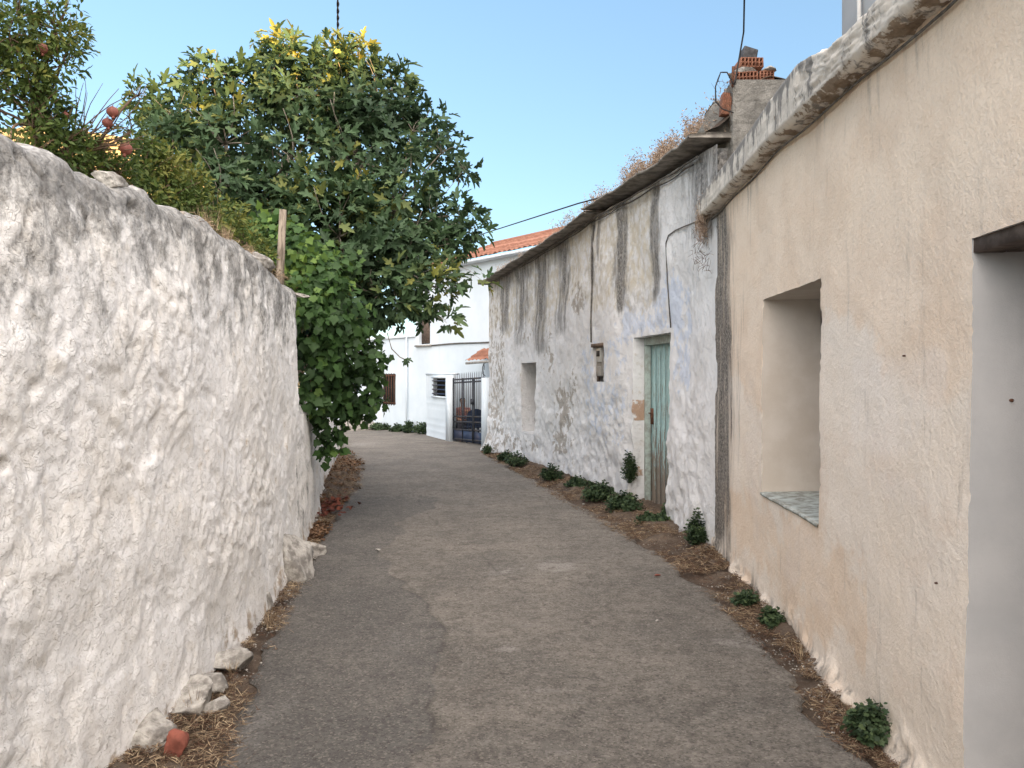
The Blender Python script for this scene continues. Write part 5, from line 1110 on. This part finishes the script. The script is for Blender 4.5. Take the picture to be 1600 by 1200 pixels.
# tufts
for i, (u, hgt, off, lab) in enumerate([(325, .22, -.1, 'straw coloured grass tuft on top of the tall wall'), (352, .14, -.06, 'small dry grass tuft beside the larger one on the tall wall'), (385, .13, -.08, 'sparse dry tuft near the dark cap stone on the tall wall'), (368, .11, -.02, 'dry tuft drooping over the tall wall edge'), (8, .14, -.25, 'dry tuft at the left end of the tall wall top')]):
    dry_plant('dry_grass_tuft', P1.P(P1.atu(u, off), 2.40, off), hgt, 60, 3100+i, lab, 'dry grass tufts on the tall wall', .7, True, 'grass tuft')
N = 1500; s_ = RNG.uniform(P1.atu(300), P1.atu(455), N); litter('wall_top_straw', P1.P(s_, 2.44+RNG.normal(0, .012, N), -RNG.uniform(-.01, .34, N)), .07, .003, 'straw', 'dead straw and twigs lying along the tall wall top', .4, 77, tintf=lambda r, n: r.random(n)*.6)
# hanging dry creeper at the junction and in the eave corner
for (u0, u1, v0, v1, nn, lab, sd) in [(1082, 1108, 350, 425, 70, 'bare dry creeper clinging where the old and beige houses meet', 5), (1120, 1144, 115, 180, 30, 'dry wiry weed beside the hanging orange brick', 6)]:
    m = MB(); r_ = random.Random(sd)
    for k in range(nn):
        Yq = 7.0 if sd == 5 else 6.95
        a = at(r_.uniform(u0, u1), r_.uniform(v0, v1), Yq-.02); b = a+Vector((r_.uniform(-.07, .07), r_.uniform(-.05, .0), r_.uniform(-.12, .12))); limb(m, a, b, .0022, .001, .25, 5, 5000+k+sd*100, 4)
    tag(m.build('dry_creeper' if sd == 5 else 'dry_wiry_weed', M['brown'], None), lab, 'dry plant')
m = MB(); r_ = random.Random(9)
N = 900; C3 = np.array([po.P(RNG.uniform(.12, .34), 3.05+RNG.normal(0, .09), .05+RNG.uniform(0, .06)) for _ in range(N)]); litter('dry_moss', C3, .08, .003, 'dryweed', 'clump of rusty dry weed hanging at the end of the cornice', 1.0, 91, cat='dry plant')

# ---- ground litter
def verge(n, side, y0, y1, wid, seed, pw_=1.6):
    rg = np.random.default_rng(seed); y = y0+(y1-y0)*rg.random(n)**pw_; t_ = rg.random(n)
    if side == 'L': e = Ledge(y); w_ = np.interp(y, pth.p[:36, 1], pth.p[:36, 0]); w_ = np.where(y > 7.0, np.interp(y, [7, 9.6, 11.3, 13.2, 15.7, 19], [-1.9, -2.45, -2.8, -3.15, -3.6, -4.3]), w_)
    else: e = Redge(y); w_ = np.where(y < 7.1, np.interp(y, pn.p[:, 1], pn.p[:, 0]), np.interp(y, po.p[:, 1], po.p[:, 0]))-.02
    x = e+(w_-e)*(t_**.8*1.25-.22)+rg.normal(0, .03, n)
    dd_ = np.abs(x-e)*np.sign((x-e)*(w_-e)); z = ground_h(y)-.03+.075*sstep(-.03, .32, dd_)+.012; z = np.maximum(z, ground_h(y)+.012)+rg.random(n)*.018
    k = fbm(x*2.2, y*2.2, 0, 3, 900+seed)+.35*fbm(x*9, y*9, 0, 2, 950) > -.12
    return np.stack([x, y, z], 1)[k]
litter('straw_litter', verge(30000, 'R', 2.5, 17, 0, 1), .065, .0024, 'straw', 'brown straw and pine needles along the right hand wall foot', .16, 11, tintf=lambda r, n: r.random(n)**2.2*.9)
litter('straw_litter', verge(26000, 'L', 2.6, 18, 0, 2), .07, .0026, 'straw', 'tan straw and dead leaves along the left hand wall foot', .18, 12, tintf=lambda r, n: r.random(n)**1.5)
litter('straw_litter', verge(22000, 'R', 6.2, 17, 0, 31, 1.1), .075, .004, 'straw', 'brown litter along the foot of the old house wall', .18, 31, tintf=lambda r, n: r.random(n)**2.4*.9)
litter('dark_litter', verge(16000, 'R', 2.5, 17, 990, 5), .035, .003, 'deadneedle', 'dark brown crumbs of leaf and needle along the right wall foot', .2, 15)
litter('dark_litter', verge(12000, 'L', 2.6, 18, 991, 6), .035, .0032, 'deadneedle', 'dark brown crumbs of leaf and needle along the left wall foot', .2, 16)
def dead(name, C, size, mat, label, seed):
    rg = np.random.default_rng(seed); n = len(C); d = norm(np.stack([rg.normal(size=n), rg.normal(size=n), rg.normal(size=n)*.3], 1)); nr = norm(rg.normal(size=(n, 3))*.4+np.array([0, 0, 1]))
    o = leaves(name, GRP, C, d, nr, size*rg.uniform(.5, 1.1, n), rg.random(n)*.7, M[mat], None); return tag(o, label, 'dead leaves', kind='stuff')
t = NT('brown_dead_leaf'); A = t.attr('tint'); M['deadleaf'] = t.fin(t.mix(A[0], (.09, .05, .03), (.30, .18, .10)), None, .9)
C1 = verge(3600, 'L', 7.5, 17, 0, 3, 1.2); C1[:, 2] += .01; dead('dead_leaves', C1, .05, 'deadleaf', 'brown fallen leaves heaped under the vine', 4)
t = NT('red_dead_leaf'); A = t.attr('tint'); M['redleaf'] = t.fin(t.mix(A[0], (.10, .03, .02), (.24, .075, .045)), None, .85)
rg2 = np.random.default_rng(9); C1 = np.stack([rg2.normal(-2.28, .16, 260), rg2.normal(9.25, .35, 260), .03+rg2.random(260)*.05], 1); dead('red_leaves', C1, .065, 'redleaf', 'heap of red fallen leaves against the low wall', 5)
rr_ = random.Random(4); TL = ['nearest', 'second nearest', 'third', 'fourth', 'fifth', 'sixth', 'seventh', 'eighth', 'ninth', 'farthest']
for i in range(10):
    Y_ = [3.55, 4.3, 4.9, 5.7, 6.5, 7.6, 8.9, 10.6, 12.4, 14.6][i]; x_ = float(np.interp(Y_, pn.p[:, 1], pn.p[:, 0])) if Y_ < 7.1 else float(np.interp(Y_, po.p[:, 1], po.p[:, 0]))
    dry_plant('dry_grass_tuft', (x_-.09, Y_, .03), rr_.uniform(.07, .16), rr_.randint(14, 34), 3300+i, 'dry straw tuft at the foot of the right hand walls, %s of ten' % TL[i], 'dry tufts at the foot of the right hand walls', .9, True, 'grass tuft')
for i in range(7):
    Y_ = [3.6, 4.1, 4.9, 6.3, 8.3, 10.2, 12.6][i]; x_ = float(np.interp(Y_, P1.p[:36, 1], P1.p[:36, 0])) if Y_ < 7 else float(np.interp(Y_, P2.p[:, 1], P2.p[:, 0]))
    dry_plant('dry_grass_tuft', (x_+.14, Y_, .03), rr_.uniform(.06, .15), rr_.randint(14, 34), 3400+i, 'dry straw tuft at the foot of the left hand walls, %s of seven' % (TL[:6]+['farthest'])[i], 'dry tufts at the foot of the left hand walls', .9, True, 'grass tuft')
# pebbles
def pebbles(name, C, size, label, seed):
    rg = np.random.default_rng(seed); n = len(C); b = np.array([[1, 0, 0], [0, 1, 0], [-1, 0, 0], [0, -1, 0], [0, 0, .7], [0, 0, -.5]], float)
    V = (b[None]*(size*rg.uniform(.4, 1.4, n))[:, None, None]*rg.uniform(.6, 1.3, (n, 6, 1))); a = rg.uniform(0, 6.28, n); c, s = np.cos(a)[:, None], np.sin(a)[:, None]
    V = np.stack([V[..., 0]*c-V[..., 1]*s, V[..., 0]*s+V[..., 1]*c, V[..., 2]], -1)+C[:, None]
    T0 = np.array([[0, 1, 4], [1, 2, 4], [2, 3, 4], [3, 0, 4], [1, 0, 5], [2, 1, 5], [3, 2, 5], [0, 3, 5]]); T = (T0[None]+(np.arange(n)*6)[:, None, None]).reshape(-1, 3)
    return tag(npmesh(name, V.reshape(-1, 3), [T], M['gravel'], None, False, {'tint': np.repeat(rg.random(n)**1.5, 6)}), label, 'gravel', kind='stuff')
C1 = np.concatenate([verge(2600, 'R', 2.5, 14, 0, 21), verge(2800, 'L', 2.6, 14, 0, 22)]); C1[:, 2] -= .004; pebbles('gravel', C1, .007, 'scattered pebbles and grit along both wall feet', 3)
yq = 2.3+12*RNG.random(1500)**1.5; xq = Ledge(yq)+(Redge(yq)-Ledge(yq))*RNG.random(1500); pebbles('grit', np.stack([xq, yq, .012+0*yq+ground_h(yq)], 1), .003, 'fine grit and crumbs scattered over the asphalt', 4)
for i, (u, v, s_, lab, mt) in enumerate([(1027, 902, .03, 'reddish brown chip lying alone on the asphalt right of centre', 'redstone'), (990, 817, .028, 'white pebble in front of the low weed at the teal door', 'stone'), (912, 790, .03, 'white pebble beside the dense weed clump', 'stone'), (591, 862, .03, 'pale flake on the asphalt toward the left wall', 'stone'), (1026, 974, .014, 'tiny white chip on the asphalt right of centre', 'stone'), (1280, 1055, .028, 'red tile crumb against the foot of the beige wall', 'redstone'), (1052, 829, .022, 'white pebble in the litter below the meeting of the two houses', 'stone')]):
    p = gpt(u, v); p.z = .02; rock('pebble' if mt == 'stone' else 'chip', p, (s_*1.4, s_, s_*.5), (0, 0, i), 700+i, mt, lab, 'pebble' if mt == 'stone' else 'chip')

# ================================================================== LIGHT, SKY, CAMERA
w = bpy.data.worlds.new('World'); SC.world = w; w.use_nodes = True; nt = w.node_tree
sky = nt.nodes.new('ShaderNodeTexSky'); sky.sky_type = 'NISHITA'; sky.sun_disc = False
sky.sun_elevation = R(SUN_EL); sky.sun_rotation = R(SUN_AZ); sky.air_density = 1.0; sky.dust_density = 0.0; sky.ozone_density = 1.0; sky.altitude = 0
ga = nt.nodes.new('ShaderNodeGamma'); ga.inputs[1].default_value = .6; nt.links.new(sky.outputs[0], ga.inputs[0])
def wmix(mode, a_, b_, f_=1.0):
    n = nt.nodes.new('ShaderNodeMix'); n.data_type = 'RGBA'; n.blend_type = mode; n.clamp_result = False
    for i_, v_ in ((0, f_), (6, a_), (7, b_)):
        if isinstance(v_, bpy.types.NodeSocket): nt.links.new(v_, n.inputs[i_])
        else: n.inputs[i_].default_value = v_
    return n.outputs[2]
c1 = wmix('MULTIPLY', ga.outputs[0], (.80, 1.04, 1.30, 1))
# broad warm fill glow added to the sky behind the camera, warming the shaded walls
tc = nt.nodes.new('ShaderNodeTexCoord'); dp_ = nt.nodes.new('ShaderNodeVectorMath'); dp_.operation = 'DOT_PRODUCT'; nt.links.new(tc.outputs['Generated'], dp_.inputs[0])
gz, gel = R(165), R(38); dp_.inputs[1].default_value = (math.sin(gz)*math.cos(gel), math.cos(gz)*math.cos(gel), math.sin(gel))
mr_ = nt.nodes.new('ShaderNodeMapRange'); mr_.interpolation_type = 'SMOOTHSTEP'; nt.links.new(dp_.outputs['Value'], mr_.inputs[0]); mr_.inputs[1].default_value = .1; mr_.inputs[2].default_value = 1.0
c2 = wmix('ADD', c1, (10.5, 9.0, 7.7, 1), mr_.outputs[0])
nt.links.new(c2, nt.nodes['Background'].inputs[0]); nt.nodes['Background'].inputs[1].default_value = .12
l = bpy.data.lights.new('sun', 'SUN'); l.energy = 5.0; l.angle = R(.5); l.color = (1, .63, .24)
sd = Vector((math.sin(R(SUN_AZ))*math.cos(R(SUN_EL)), math.cos(R(SUN_AZ))*math.cos(R(SUN_EL)), math.sin(R(SUN_EL))))
so = bpy.data.objects.new('sun', l); COL.objects.link(so); so.rotation_euler = sd.to_track_quat('Z', 'Y').to_euler(); so.location = (20, -20, 20)
cd = bpy.data.cameras.new('camera'); cam = bpy.data.objects.new('camera', cd); COL.objects.link(cam); SC.camera = cam
cam.location = (0, 0, EYE); cam.rotation_euler = (R(90), 0, 0); cd.sensor_width = 36; cd.lens = 36*F/1600; cd.shift_y = -(600-CV)/1600; cd.clip_end = 5000; cd.clip_start = .05
SC.view_settings.view_transform = 'Standard'; SC.view_settings.look = 'None'; SC.view_settings.exposure = 1.94; SC.view_settings.gamma = 1
